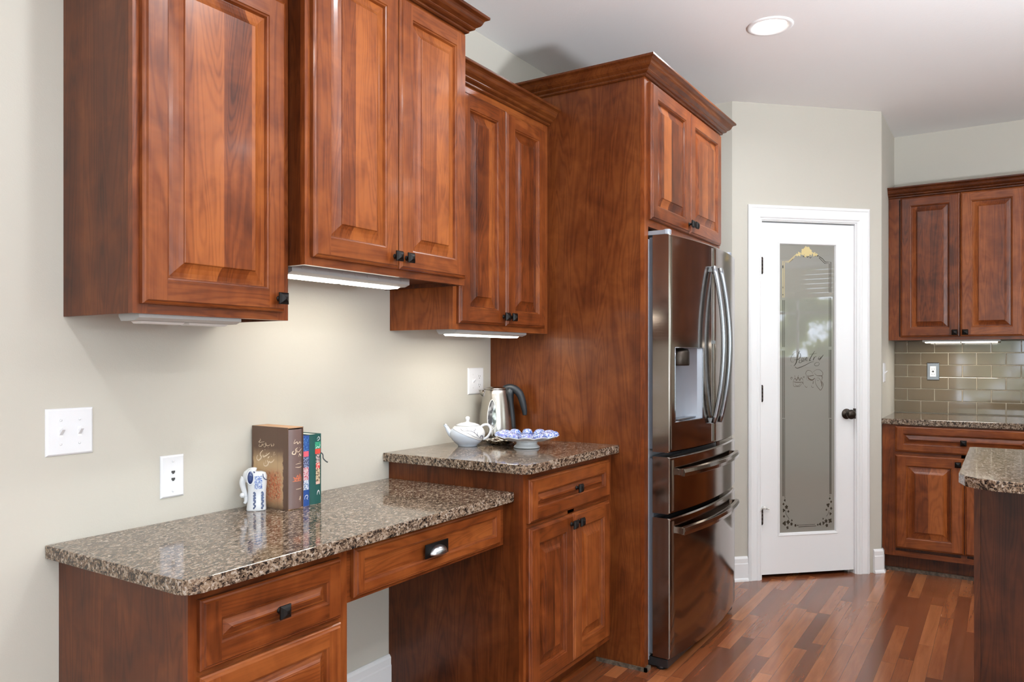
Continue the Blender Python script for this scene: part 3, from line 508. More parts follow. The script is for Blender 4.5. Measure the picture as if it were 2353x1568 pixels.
# ------------------------------------------------------------------ desk run against the left wall
fy = F((0, -.527, 0), (1, 0))
B1 = thing('desk_drawer_cabinet', 'cherry drawer base cabinet under the left end of the desk top', 'cabinet', (.27, -.27, 0))
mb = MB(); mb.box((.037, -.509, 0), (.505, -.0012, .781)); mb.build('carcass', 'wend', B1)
face_frame(B1, fy, .037, .505, 0, .781, .03, .1, .028, bars=((.588, .602), (.335, .350)), t0=-.018)
for z0, z1 in ((.603, .757), (.352, .590), (.112, .338)): door(B1, fy, .058, .472, z0, z1, 0, 'drawer', (.265, (z0+z1)/2), frame=.048, rise=.020, panel='wpx', th=.02)
B2 = thing('pencil_drawer', 'shallow cherry pencil drawer with a pewter cup pull over the knee space', 'drawer', (.88, -.27, .62))
mb = MB(); mb.box((.5055, -.5265, .628), (1.2545, -.508, .7805)); mb.box((.5055, -.5075, .64), (1.2545, -.49, .7805)); mb.build('apron', 'wx', B2)
pd = door(B2, fy, .518, 1.216, .640, .770, .0005, 'drawer_front', None, frame=.032, flat=True)
mb = MB(); a0, a1, b0, b1 = .802, .912, .680, .722; t0 = .0215
fy.box(mb, a0, a1, b0, b1, t0, t0+.003); mb.build('cup_backplate', 'black', pd, bevel=.001)
mb = MB(); rings = []; n = 14
for j in range(7):
    ph = math.pi*.5*j/6; ring = []
    for i in range(n+1):
        an = math.pi*i/n; rr = math.cos(ph); ring.append(tuple(fy.p((a0+a1)/2-.040*math.cos(an)*rr, b0+.008+.026*math.sin(an)*(.25+.75*rr), t0+.003+.024*math.sin(ph))))
    rings.append(ring)
mb.loft(rings, 0, True, False, False); cp = mb.build('cup_pull', 'pewter', pd); so = cp.modifiers.new('thickness', 'SOLIDIFY'); so.thickness = .0016
slab('granite_desk_top', 'brown speckled granite desk top, lower of the two left counters', [(1.2545, -.0012), (.004, -.0012)] + rcorner(.045, -.531, .041, 180, 270) + [(1.2545, -.572)], .7815, .8143)

# coffee bar base cabinet
fc = F((0, -.608, 0), (1, 0)); KZ = .105
B3 = thing('coffee_bar_base_cabinet', 'cherry base cabinet with one drawer and two doors left of the refrigerator panel', 'cabinet', (1.6, -.3, 0))
mb = MB(); mb.box((1.2555, -.59, KZ), (1.9465, -.0012, .8805)); mb.box((1.2555, -.53, 0), (1.9465, -.0012, KZ)); mb.build('carcass', 'wend', B3)
face_frame(B3, fc, 1.2555, 1.9465, KZ, .8805, .03, .03, .03, bars=((.685, .712),), posts=((1.57, 1.62),), t0=-.018)
door(B3, fc, 1.274, 1.903, .706, .858, 0, 'drawer', (1.603, .785), frame=.048, rise=.020, panel='wpx')
door(B3, fc, 1.274, 1.587, .131, .690, 0, 'door', (1.562, .655)); door(B3, fc, 1.590, 1.903, .131, .690, 0, 'door', (1.616, .655))
mb = MB(); mb.box((1.2555, -.5425, 0), (1.9465, -.5305, .018)); mb.build('toe_molding', 'wx', B3)
slab('granite_coffee_bar_top', 'brown speckled granite counter carrying the kettle and teapot', [(1.9462, -.0012), (1.222, -.0012)] + rcorner(1.262, -.606, .040, 180, 270) + [(1.9462, -.646)], .8815, .914)

# tall refrigerator surround
B4 = thing('refrigerator_surround', 'tall cherry surround with crown molding and two doors over the refrigerator', 'cabinet', (2.43, -.38, 0))
ft = F((0, -.757, 0), (1, 0)); XP0, XP1 = 1.9475, 2.925
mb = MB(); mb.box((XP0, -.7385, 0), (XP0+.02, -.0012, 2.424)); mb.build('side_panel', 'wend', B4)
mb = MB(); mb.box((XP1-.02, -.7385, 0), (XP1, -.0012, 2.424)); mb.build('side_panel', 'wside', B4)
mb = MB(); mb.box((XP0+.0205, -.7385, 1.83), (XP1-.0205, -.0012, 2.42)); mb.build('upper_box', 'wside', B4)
mb = MB(); ft.box(mb, XP0, XP0+.040, 0, 2.424, -.018, 0, 0); ft.box(mb, XP1-.04, XP1, 0, 2.424, -.018, 0, 0); ft.box(mb, XP0+.04, XP1-.04, 1.815, 1.855, -.018, 0, 1); ft.box(mb, XP0+.04, XP1-.04, 2.40, 2.424, -.018, 0, 1)
ft.box(mb, 2.43, 2.456, 1.855, 2.40, -.018, 0, 0); mb.build('face_frame', ['wv', 'wx'], B4, keep=True)
door(B4, ft, 1.987, 2.441, 1.845, 2.408, 0, 'door', (2.417, 1.885)); door(B4, ft, 2.445, 2.899, 1.845, 2.408, 0, 'door', (2.470, 1.885))
crown(B4, [(XP0, -.0012), (XP0, -.757), (XP1, -.757), (XP1, -.0012)], 2.419)
mb = MB(); mb.box((XP0-.008, -.770, 0), (XP0-.0005, -.5435, .016)); mb.box((XP0-.008, -.770, 0), (XP0+.036, -.7578, .016)); t = NT('scuffed_quarter_round'); t.setv('Base Color', t.ramp(t.noise(t.geo(), 60, 3), [(.35, (.03, .02, .012)), (.7, (.16, .12, .085))])); t.setv('Roughness', .6); M['scuff'] = t.m
mb.build('toe_molding', 'scuff', B4)

# ------------------------------------------------------------------ upper cabinets
def upper(name, label, x0, x1, yf, z0, z1, doors, crn, st=.038, rt=.05, rb=.03, side='wside'):
    c = thing(name, label, 'cabinet', ((x0+x1)/2, yf/2, z0)); f = F((0, yf, 0), (1, 0)); mb = MB()
    mb.box((x0, yf+.018, z0), (x0+.012, -.0012, z1)); mb.box((x1-.012, yf+.018, z0), (x1, -.0012, z1)); mb.box((x0+.012, yf+.018, z0+.014), (x1-.012, -.0012, z1))
    mb.build('carcass', side, c); face_frame(c, f, x0, x1, z0, z1, st, rb, rt, t0=-.0175)
    for a0, a1, b0, b1, kn in doors: door(c, f, a0, a1, b0, b1, .0005, 'door', kn)
    crown(c, crn, z1-.005); return c
upper('wall_cabinet', 'single-door cherry wall cabinet at the far left above the switches', .048, .502, -.303, 1.3795, 2.294,
      [(.065, .480, 1.402, 2.256, (.452, 1.437))], [(.048, -.0012), (.048, -.303), (.4985, -.303)])
upper('wall_cabinet', 'deeper raised two-door cherry wall cabinet between its two neighbours', .504, 1.2435, -.368, 1.533, 2.437,
      [(.524, .876, 1.556, 2.420, (.851, 1.592)), (.880, 1.232, 1.556, 2.420, (.906, 1.592))], [(.504, -.0012), (.504, -.368), (1.2435, -.368), (1.2435, -.0012)], .03, .03)
upper('wall_cabinet', 'two-door cherry wall cabinet above the kettle, beside the tall surround', 1.2615, 1.946, -.303, 1.3795, 2.294,
      [(1.283, 1.590, 1.402, 2.258, (1.566, 1.437)), (1.594, 1.901, 1.402, 2.258, (1.618, 1.437))], [(1.2455, -.303), (1.9465, -.303)], .036, side='wv')  # lighter side wood here stands in for strip light falling on it

def strip_light(label, x0, x1, y0, y1, z, on, pw=4):
    c = thing('under_cabinet_light', label, 'light fixture', ((x0+x1)/2, (y0+y1)/2, z), 'under-cabinet strip lights')
    mb = MB(); lens = MB(); n = 3
    sec = [(y0, z-.0005), (y0, z-.020), (y0+.020, z-.027), (y1-.010, z-.027), (y1, z-.016), (y1, z-.0005)]
    if abs(x1-x0) > abs(y1-y0):
        mb.loft([[(x0, a, b) for a, b in sec], [(x1, a, b) for a, b in sec]], 0, False)
        for i in range(2):
            a = x0+.02+(x1-x0-.03)*i/2; b = a+(x1-x0-.03)/2-.012
            lens.loft([[(x, y0+.024+e, z-.0275-d) for x, e, d in ((a, 0, 0), (b, 0, 0))] + [(x, y1-.018, z-.0275) for x in (b, a)], [(a+.004, y0+.030, z-.033), (b-.004, y0+.030, z-.033), (b-.004, y1-.022, z-.033), (a+.004, y1-.022, z-.033)]], 0, False)
        for i in range(9): mb.lathe([(.006, 0), (.006, .001)], (x0+.04+(x1-x0-.08)*i/8, y0-.0006, z-.008), 10, 0, (Vector((1, 0, 0)), Vector((0, 0, 1)), Vector((0, -1, 0))))
    mb.build('housing', 'fixture', c); lens.build('lens', 'ulamp' if on else 'lens', c)
    if on:
        area('strip_lamp', ((x0+x1)/2, (y0+y1)/2, z-.036), (0, 0, -1), x1-x0-.06, .05, pw, (1, .96, .86))
strip_light('unlit white strip light under the far left wall cabinet', .075, .36, -.285, -.20, 1.3795+.012, False)
strip_light('glowing strip light under the raised middle wall cabinet', .545, 1.06, -.27, -.17, 1.533+.012, True, STRIPW)
strip_light('glowing strip light under the wall cabinet above the kettle', 1.31, 1.80, -.285, -.19, 1.3795+.012, True, STRIPW)
# ------------------------------------------------------------------ refrigerator
RX0, RX1 = 1.991, 2.876; RC = (RX0+RX1)/2; RH = (RX1-RX0)/2
def ry(x): return -.850-.038*(1-((x-RC)/RH)**2)
RF = thing('refrigerator', 'dark stainless french-door refrigerator with a water dispenser and two lower drawers', 'refrigerator', (RC, -.45, 0))
mb = MB(); mb.box((RX0+.002, -.757, .03), (RX1-.002, -.03, 1.765)); mb.build('body', 'fridgegrey', RF, bevel=.004)
def slabfront(name, x0, x1, z0, z1, niche=None, parent=RF, yb=-.775):
    mb = MB(); xs = [x0, x0+.0015, x0+.005]
    N_ = 26 if not niche else 0
    if niche:
        nx0, nx1, nz0, nz1 = niche; xs += [x0+.005+(nx0-x0-.005)*i/3 for i in range(1, 4)] + [nx0+(nx1-nx0)*i/10 for i in range(1, 11)] + [nx1+(x1-.005-nx1)*i/4 for i in range(1, 5)]
    else: xs += [x0+.005+(x1-x0-.01)*i/N_ for i in range(1, N_+1)]
    xs += [x1-.0015, x1]
    def depth(x):
        e = min(x-x0, x1-x); return ry(x) + (.006 if e < .0001 else .0018 if e < .002 else 0)
    zs = [z0, z0+.005, z0+.012] + ([nz0, nz1] if niche else []) + [z1-.012, z1-.005, z1]; ins = [.006, 0, 0] + ([0, 0] if niche else []) + [0, 0, .006]
    V = [[(x, depth(x)+i, z) for x in xs] for z, i in zip(zs, ins)]
    m = len(xs)
    for k in range(len(zs)-1):
        for j in range(m-1):
            if niche and k == 3 and nx0-1e-6 <= xs[j] and xs[j+1] <= nx1+1e-6: continue
            mb.add([V[k][j], V[k][j+1], V[k+1][j+1], V[k+1][j]], [(0, 1, 2, 3)], 0, 1 < k < len(zs)-3 and 1 < j < m-3)
    bot = V[0]; top = V[-1]; bb = [(x, yb, z0) for x in xs]; tb_ = [(x, yb, z1) for x in xs]
    for A_, B_ in ((bot, bb), (tb_, top)):
        for j in range(m-1): mb.add([A_[j], B_[j], B_[j+1], A_[j+1]], [(0, 1, 2, 3)])
    for j in (0, m-1):
        mb.add([V[k][j] for k in range(len(zs))] + [(xs[j], yb, z1), (xs[j], yb, z0)], [tuple(range(len(zs)+2)) if j == 0 else tuple(range(len(zs)+2))[::-1]])
    mb.add([bb[0], bb[-1], tb_[-1], tb_[0]], [(3, 2, 1, 0)])
    return mb.build(name, 'steel', parent, keep=True)
NI = (2.030, 2.290, 1.012, 1.317)
dl = slabfront('left_door', RX0, RC-.0015, .890, 1.778, NI); dr = slabfront('right_door', RC+.0015, RX1, .890, 1.778)
w1 = slabfront('upper_drawer', RX0, RX1, .640, .871); w2 = slabfront('freezer_drawer', RX0, RX1, .052, .622)
# dispenser niche
mb = MB(); nx0, nx1, nz0, nz1 = NI; n = 10; front = []; back = []
for i in range(n+1):
    x = nx0+(nx1-nx0)*i/n; u = 2*i/n-1; front.append((x, ry(x)+.001)); back.append((nx0+(nx1-nx0)*(.5+.44*u), ry(x)+.02+.050*math.sqrt(max(0, 1-u**4))))
for i in range(n):
    a, b, c, d = front[i], front[i+1], back[i+1], back[i]
    mb.add([(a[0], a[1], nz1), (b[0], b[1], nz1), (c[0], c[1], nz1), (d[0], d[1], nz1)], [(0, 1, 2, 3)])
    mb.add([(a[0], a[1], nz0), (b[0], b[1], nz0), (c[0], c[1], nz0+.006), (d[0], d[1], nz0+.006)], [(3, 2, 1, 0)])
    mb.add([(d[0], d[1], nz0), (c[0], c[1], nz0), (c[0], c[1], nz1), (d[0], d[1], nz1)], [(0, 1, 2, 3)], 0, True)
for p, q in ((front[0], back[0]), (front[-1], back[-1])): mb.add([(p[0], p[1], nz0), (q[0], q[1], nz0), (q[0], q[1], nz1), (p[0], p[1], nz1)], [(0, 1, 2, 3)])
mb.build('dispenser_recess', 'fridgegrey', dl)
mb = MB(); cx = (nx0+nx1)/2-.01
mb.lathe([(.050, 0), (.052, .006), (.052, .058), (.045, .070), (.02, .074), (0, .074)][::-1], (cx, ry(cx)+.052, nz1-.075), 28); mb.build('dispenser_spout', 'bronze', dl)
mb = MB(); mb.box((nx0+.02, ry(cx)+.012, nz0+.004), (nx1-.02, ry(cx)+.055, nz0+.010)); mb.build('drip_tray', 'steelhandle', dl)
mb = MB(); pth = [(nx0, nz0), (nx1, nz0), (nx1, nz1), (nx0, nz1), (nx0, nz0)]
for (xa, za), (xb, zb) in zip(pth, pth[1:]):
    k = 6; mb.tube([(xa+(xb-xa)*i/k, ry(xa+(xb-xa)*i/k)-.0006, za+(zb-za)*i/k) for i in range(k+1)], .0022, 6, (0, 1, 0))
mb.build('dispenser_bezel', 'steelhandle', dl)
sec = [(-.012, -.009), (.012, -.009), (.015, 0), (.010, .009), (-.010, .009), (-.015, 0)]
for xx, dp in ((2.389, dl), (2.478, dr)):
    P = []
    for i in range(25):
        u = i/24; z = .985+.695*u; s = math.sin(math.pi*u); P.append((xx, ry(xx)-.014-.045*s**.8, z))
    mb = MB(); mb.sweep(P, sec, (0, -1, 0), 0, True); 
    for z in (.995, 1.67): mb.box((xx-.010, ry(xx)-.018, z-.012), (xx+.010, ry(xx)+.002, z+.012))
    mb.build('handle', 'steelhandle', dp)
for zz, dp in ((.806, w1), (.566, w2)):
    P = []
    for i in range(31):
        x = 2.050+.750*i/30; u = i/30; P.append((x, ry(x)-.024-.010*math.sin(math.pi*u), zz))
    mb = MB(); mb.sweep(P, [(-.009, -.016), (.006, -.016), (.010, 0), (.006, .014), (-.009, .016)], (0, 0, 1), 0, False)
    for x in (2.058, 2.792): mb.box((x-.008, ry(x)-.028, zz-.013), (x+.008, ry(x)+.002, zz+.013))
    mb.build('handle', 'steel', dp, bevel=.001)
for x0, x1 in ((RX0+.005, RX0+.06), (RX1-.06, RX1-.005)):
    mb = MB(); mb.box((x0, -.83, 1.779), (x1, -.70, 1.797)); mb.lathe([(.017, 0), (.017, .02), (.013, .023), (0, .023)], ((x0+x1)/2, -.825, 1.779), 20)
    mb.build('hinge_cover', 'fridgegrey', RF, bevel=.002)
mb = MB(); mb.box((RX0+.008, -.7745, .90), (RX1-.008, -.7575, 1.77)); mb.box((RX0+.008, -.7745, .06), (RX1-.008, -.7575, .86)); mb.build('door_gasket', 'tape', RF)
mb = MB(); mb.box((RX0+.006, -.838, .012), (RX1-.006, -.74, .046)); mb.build('toe_grille', 'dark', RF, bevel=.002)
for x, yq, hq in ((RX0+.03, -.80, .014), (RX1-.03, -.80, .014), (RX0+.05, -.12, .032), (RX1-.05, -.12, .032)):
    mb = MB(); mb.lathe([(.02, 0), (.02, hq)], (x, yq, 0), 14); mb.build('foot', 'dark', RF)
mb = MB(); mb.box((2.418, ry(2.43)-.008, 1.338), (2.430, ry(2.43), 1.352)); mb.build('door_button', 'steelhandle', dl)

# ------------------------------------------------------------------ far counter run on the back wall
XC = 4.075; fr = F((XC, 0, 0), (0, -1)); Y0, Y1 = 1.376, 2.17
B5 = thing('far_base_cabinet', 'cherry base cabinet under the far granite counter beside the pantry wall', 'cabinet', (4.35, -1.77, 0))
mb = MB(); mb.box((XC+.018, -Y1, .105), (XB-.0012, -Y0, .880)); mb.box((XC+.075, -Y1, 0), (XB-.0012, -Y0, .105)); mb.build('carcass', 'wend', B5)
face_frame(B5, fr, Y0, Y1, .105, .880, .035, .03, .02, bars=((.700, .725),), posts=((1.782, 1.812),), hax='wy', t0=-.0175, sl=.072)
door(B5, fr, 1.447, 2.140, .722, .872, 0, 'drawer', (1.795, .792), 'wy', frame=.042, rise=.024, panel='wy')
door(B5, fr, 1.447, 1.797, .155, .703, 0, 'door', (1.768, .668), 'wy'); door(B5, fr, 1.800, 2.140, .155, .703, 0, 'door', (1.830, .668), 'wy')
mb = MB(); mb.box((XC+.061, -Y1, 0), (XC+.0745, -Y0, .02)); mb.build('toe_molding', 'scuff', B5)
B6 = thing('far_base_cabinet', 'cherry base cabinet hidden behind the island at the far right', 'cabinet', (4.35, -2.6, 0))
mb = MB(); mb.box((XC+.018, -3.0, .105), (XB-.0012, -2.172, .880)); mb.box((XC+.075, -3.0, 0), (XB-.0012, -2.172, .105)); mb.build('carcass', 'wend', B6)
face_frame(B6, fr, 2.172, 3.0, .105, .880, .035, .03, .02, hax='wy', t0=-.0175)
door(B6, fr, 2.20, 2.58, .155, .703, 0, 'door', (2.55, .668), 'wy'); door(B6, fr, 2.585, 2.97, .155, .703, 0, 'door', (2.615, .668), 'wy'); door(B6, fr, 2.20, 2.97, .722, .872, 0, 'drawer', (2.58, .792), 'wy', frame=.042, rise=.024, panel='wy')
slab('granite_far_counter', 'dark speckled granite counter below the tiled backsplash', [(XB-.0012, -3.0), (XB-.0012, -1.3752), (4.052, -1.3752), (4.052, -3.0)], .8815, .914)
U2 = thing('far_wall_cabinet', 'cherry wall cabinet with two doors above the tiled backsplash', 'cabinet', (4.53, -1.75, 1.38))
XU = 4.385; fu = F((XU, 0, 0), (0, -1))
mb = MB(); mb.box((XU+.018, -2.105, 1.3835), (XB-.0012, -Y0, 2.290)); mb.build('carcass', 'wside', U2)
face_frame(U2, fu, Y0, 2.105, 1.3835, 2.290, .035, .022, .03, hax='wy', t0=-.0175, sl=.058)
door(U2, fu, 1.443, 1.763, 1.402, 2.270, .0005, 'door', (1.737, 1.428), 'wy', frame=.054, rise=.03); door(U2, fu, 1.766, 2.084, 1.402, 2.270, .0005, 'door', (1.792, 1.428), 'wy', frame=.054, rise=.03)
crown(U2, [(XU, -1.3752), (XU, -2.105)][::1], 2.272, 'wcrown', .95)
U3 = thing('far_wall_cabinet', 'cherry wall cabinet cut off by the right edge of the picture', 'cabinet', (4.53, -2.5, 1.38))
mb = MB(); mb.box((XU+.018, -2.9, 1.3835), (XB-.0012, -2.107, 2.290)); mb.build('carcass', 'wside', U3)
face_frame(U3, fu, 2.107, 2.9, 1.3835, 2.290, .035, .022, .03, hax='wy', t0=-.0175)
door(U3, fu, 2.128, 2.50, 1.402, 2.270, .0005, 'door', (2.474, 1.428), 'wy', frame=.054, rise=.03); door(U3, fu, 2.503, 2.875, 1.402, 2.270, .0005, 'door', (2.53, 1.428), 'wy', frame=.054, rise=.03)
crown(U3, [(XU, -2.107), (XU, -2.9)], 2.272, 'wcrown', .95)
c = thing('under_cabinet_light', 'glowing strip light under the far wall cabinet over the tiles', 'light fixture', (4.45, -1.75, 1.38), 'under-cabinet strip lights')
mb = MB(); mb.box((4.42, -1.97, 1.372), (4.50, -1.56, 1.3830)); mb.build('housing', 'fixture', c); mb = MB()
mb.box((4.425, -1.955, 1.366), (4.495, -1.77, 1.3715)); mb.box((4.425, -1.76, 1.366), (4.495, -1.575, 1.3715)); mb.build('lens', 'ulamp', c)
area('strip_lamp', (4.46, -1.77, 1.362), (0, 0, -1), .06, .36, STRIPW, (1, .96, .86))
# tiled backsplash
mb = MB(); mb.box((XB-.004, -3.0, .9155), (XB-.0005, -1.3755, 1.3825), 1); TW, TH_, G_ = .1555, .0779, .0036
for r_ in range(6):
    z0 = .9160+TH_*r_; y = -1.376-(.0 if r_ % 2 else 0); k = 0
    y0 = 1.376
    first = .078 if r_ % 2 == 1 else .1555
    edges = [y0]; yy = y0+first
    while yy < 3.0: edges.append(yy); yy += TW
    for ya, yb_ in zip(edges, edges[1:]):
        a, b, c0, c1 = ya+G_/2, yb_-G_/2, z0+G_/2, z0+TH_-G_/2; xo, xi = XB-.0095, XB-.0042; s = .0022
        o_ = [(xi, -a, c0), (xi, -b, c0), (xi, -b, c1), (xi, -a, c1)]; m_ = [(xo+.001, -a, c0), (xo+.001, -b, c0), (xo+.001, -b, c1), (xo+.001, -a, c1)]; i_ = [(xo, -a-s, c0+s), (xo, -b+s, c0+s), (xo, -b+s, c1-s), (xo, -a-s, c1-s)]
        mb.loft([o_, m_, i_], 0, False)
bs = mb.build('trim_2', ['tile', 'grout'], None); tag(bs, 'taupe glass subway tile backsplash with cream grout', 'backsplash', None, 'structure')

# ------------------------------------------------------------------ island
B7 = thing('kitchen_island', 'dark cherry island base cut off by the right edge of the picture', 'island', (2.3, -2.4, 0))
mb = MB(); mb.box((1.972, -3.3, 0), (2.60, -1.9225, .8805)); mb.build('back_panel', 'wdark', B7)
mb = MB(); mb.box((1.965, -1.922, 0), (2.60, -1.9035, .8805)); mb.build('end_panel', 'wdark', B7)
slab('granite_island_top', 'polished granite island top cut off by the right edge of the picture',
     [(2.66, -3.35), (2.66, -1.885), (2.645, -1.869), (1.83, -1.866), (1.765, -1.885), (1.725, -1.92), (1.705, -1.965), (1.698, -2.03), (1.690, -2.3), (1.690, -2.8), (1.71, -3.35)], .8815, .914)

# ------------------------------------------------------------------ wall plates
def plate(name, label, f, a0, a1, b0, b1, mat='plate', cat='switch plate', th=.006):
    c = thing(name, label, cat, f.p((a0+a1)/2, (b0+b1)/2, 0)); mb = MB()
    f.ring(mb, a0, a1, b0, b1, 0, .0006, .0015, th*.6); f.ring(mb, a0, a1, b0, b1, .0015, th*.6, .005, th); f.quad(mb, a0+.005, a1-.005, b0+.005, b1-.005, th)
    mb.build('cover_plate', mat, c, keep=True); return c
def screw(c, f, a, b, mat='plate', th=.006):
    mb = MB(); mb.lathe([(.0032, 0), (.003, .0012), (.0012, .0016), (0, .0016)], tuple(f.p(a, b, th)), 12, 0, (f.U, Vector((0, 0, 1)), f.N)); mb.build('screw', mat, c)
def toggle(c, f, a, b, up=1, th=.006):
    mb = MB(); f.box(mb, a-.005, a+.005, b-.0125, b+.0125, th-.001, th+.0006); o = mb.build('switch_slot', 'trim', c, keep=True)
    mb = MB(); r0 = [f.p(a+x, b+z-.002*up, th) for x, z in ((-.004,-.006),(.004,-.006),(.004,.006),(-.004,.006))]; r1 = [f.p(a+x, b+.010*up+z, th+.015) for x, z in ((-.0035,-.003),(.0035,-.003),(.0035,.003),(-.0035,.003))]
    mb.loft([[tuple(q) for q in r0], [tuple(q) for q in r1]], 0, False); mb.build('toggle', 'plate', c)
def duplex(c, f, a, b, th=.006, mat='plate'):
    for s in (1, -1):
        mb = MB(); P = [f.p(a+.0155*math.cos(t_)*1.0, b+s*.0195+max(-.0125, min(.0125, .0165*math.sin(t_))), th+.0008) for t_ in [2*math.pi*i/28 for i in range(28)]]
        mb.loft([[tuple(p - f.N*.003) for p in P], [tuple(p) for p in P]], 0, False); o = mb.build('receptacle', mat, c)
        mb = MB(); zc = b+s*.0195
        for dx, h in ((-.0055, .008), (.0055, .0065)): f.box(mb, a+dx-.0008, a+dx+.0008, zc-.001, zc-.001+h, th+.0004, th+.0012)
        mb.lathe([(.0022, 0), (.0022, .0012)], tuple(f.p(a, zc-.0065, th+.0002)), 10, 0, (f.U, Vector((0, 0, 1)), f.N)); mb.build('socket_slots', 'shadow', c)
fl = F((0, 0, 0), (1, 0))
c = plate('light_switch_plate', 'white double toggle switch plate at the far left of the wall', fl, .004, .121, 1.031, 1.149)
for a in (.0395, .0855): toggle(c, fl, a, 1.090); screw(c, fl, a, 1.120); screw(c, fl, a, 1.060)
c = plate('phone_jack_plate', 'white wall plate with two phone jacks above the desk', fl, .309, .382, .8805, 1.0, cat='wall plate')
screw(c, fl, .3455, .983); screw(c, fl, .3455, .8985)
for z in (.951, .931):
    mb = MB(); fl.box(mb, .338, .354, z-.009, z+.009, .0055, .0068); o = mb.build('jack_body', 'plate', c, keep=True)
    mb = MB(); P = [(.340, z+.005), (.3515, z+.005), (.3515, z-.001), (.349, z-.001), (.349, z-.004), (.3425, z-.004), (.3425, z-.001), (.340, z-.001)]
    mb.add([fl.p(a, b, .0072) for a, b in P], [tuple(range(8))[::-1]]); mb.build('jack_port', 'shadow', c, keep=True)
c = plate('switch_and_outlet_plate', 'white combined switch and outlet plate on the wall behind the kettle', fl, 1.768, 1.886, 1.112, 1.230, cat='wall plate')
toggle(c, fl, 1.804, 1.171, 1); screw(c, fl, 1.804, 1.201); screw(c, fl, 1.804, 1.141); duplex(c, fl, 1.850, 1.171); screw(c, fl, 1.850, 1.171)
fb = F((XB-.0097, 0, 0), (0, -1)); c = plate('tile_outlet_plate', 'brushed metal outlet plate mounted on the subway tiles', fb, 1.565, 1.637, 1.128, 1.243, 'steelhandle', 'outlet')
mb = MB(); fb.box(mb, 1.584, 1.618, 1.152, 1.219, .005, .0072); mb.build('receptacle', 'plate', c, keep=True)
mb = MB()
for z in (1.200, 1.166):
    for dx in (-.006, .006): fb.box(mb, 1.601+dx-.001, 1.601+dx+.001, z-.004, z+.005, .0068, .0078)
fb.box(mb, 1.595, 1.607, 1.180, 1.190, .0068, .0078); mb.build('socket_slots', 'shadow', c, keep=True)
fs = F((0, YD, 0), (1, 0)); c = plate('side_switch_plate', 'white switch plate on the short return wall above the far counter', fs, 4.115, 4.195, 1.125, 1.243); toggle(c, fs, 4.155, 1.184)

# ------------------------------------------------------------------ books and elephant on the desk
zt = .8146
t = NT('printed_slipcase'); y, z = t.sep(t.geo())[1], t.sep(t.geo())[2]
def band(t, s, a, b, w):
    u = t.n('ShaderNodeMapRange', interpolation_type='SMOOTHSTEP'); t.l(s, u.inputs[0]); u.inputs[1].default_value = a-w; u.inputs[2].default_value = a+w
    v = t.n('ShaderNodeMapRange', interpolation_type='SMOOTHSTEP'); t.l(s, v.inputs[0]); v.inputs[1].default_value = b-w; v.inputs[2].default_value = b+w; v.inputs[3].default_value = 1; v.inputs[4].default_value = 0
    return t.ma('MULTIPLY', u.outputs[0], v.outputs[0])
nz = t.noise(t.geo(), 60, 4, .6); yy = t.ma('ADD', y, t.ma('MULTIPLY', t.ma('SUBTRACT', nz, .5), .016)); zz = t.ma('ADD', z, t.ma('MULTIPLY', t.ma('SUBTRACT', nz, .5), .02))
f1 = t.ma('MULTIPLY', band(t, yy, -.148, -.012, .002), band(t, zz, .828, .975, .028))
base = t.mix(f1, (.115, .062, .04), (.50, .33, .175)); n2 = t.noise(t.geo(), 190, 3, .6)
f2 = t.ma('MULTIPLY', t.ma('MULTIPLY', band(t, y, -.140, -.070, .012), band(t, z, .838, .925, .02)), t.ma('GREATER_THAN', n2, .46))
base = t.mix(t.ma('MULTIPLY', f2, .85), base, (.50, .13, .055)); f3 = t.ma('MULTIPLY', t.ma('MULTIPLY', band(t, y, -.130, -.080, .01), band(t, z, .845, .925, .01)), t.ma('GREATER_THAN', t.noise(t.geo(), 150, 2), .60))
base = t.mix(t.ma('MULTIPLY', f3, .8), base, (.13, .03, .015)); base = t.mix(t.ma('MULTIPLY', band(t, y, -.1245, -.1235, .0005), .5), base, (.08, .04, .03)); base = t.mix(t.ma('MULTIPLY', band(t, y, -.0285, -.0275, .0005), .5), base, (.08, .04, .03))
t.setv('Base Color', base); t.setv('Roughness', .35); M['case'] = t.m
M['board'] = plain('tan_board_edge', (.46, .27, .15), .6); M['brownspine'] = plain('brown_spine', (.15, .095, .085), .38); M['paper'] = plain('book_paper', (.75, .70, .60), .8)
M['cream'] = plain('cream_print', (.72, .58, .42), .5); M['redprint'] = plain('orange_red_print', (.58, .16, .08), .5)
case = thing('boxed_book', 'brown slipcased Persian book standing beside the porcelain elephant', 'book', (.645, -.09, zt), 'books standing on the desk')
X0, X1, YF, ZT = .617, .678, -.169, 1.064
mb = MB(); w_ = .0025
mb.box((X0, YF, zt), (X0+w_, -.006, ZT), 0); mb.box((X1-w_, YF, zt), (X1, -.006, ZT), 0); mb.box((X0+w_, YF, ZT-w_), (X1-w_, -.006, ZT), 1); mb.box((X0+w_, YF, zt), (X1-w_, -.006, zt+w_), 1); mb.box((X0+w_, -.0085, zt+w_), (X1-w_, -.006, ZT-w_), 1)
sc_ = mb.build('slipcase', ['case', 'board'], case)
mb = MB()
for pts, w in ART['title']: ribbon(mb, pts, w*2.3, lambda a, b: (X0-.0006, a, b))
mb.build('title_calligraphy', 'cream', sc_, keep=True); mb = MB()
for pts, w in ART['author']: ribbon(mb, pts, w*2, lambda a, b: (X0-.0006, a, b))
mb.build('author_calligraphy', 'cream', sc_, keep=True)
def spine_y(x, x0, x1, yf, bulge): u = (x-(x0+x1)/2)/((x1-x0)/2); return yf-bulge*(1-u*u)
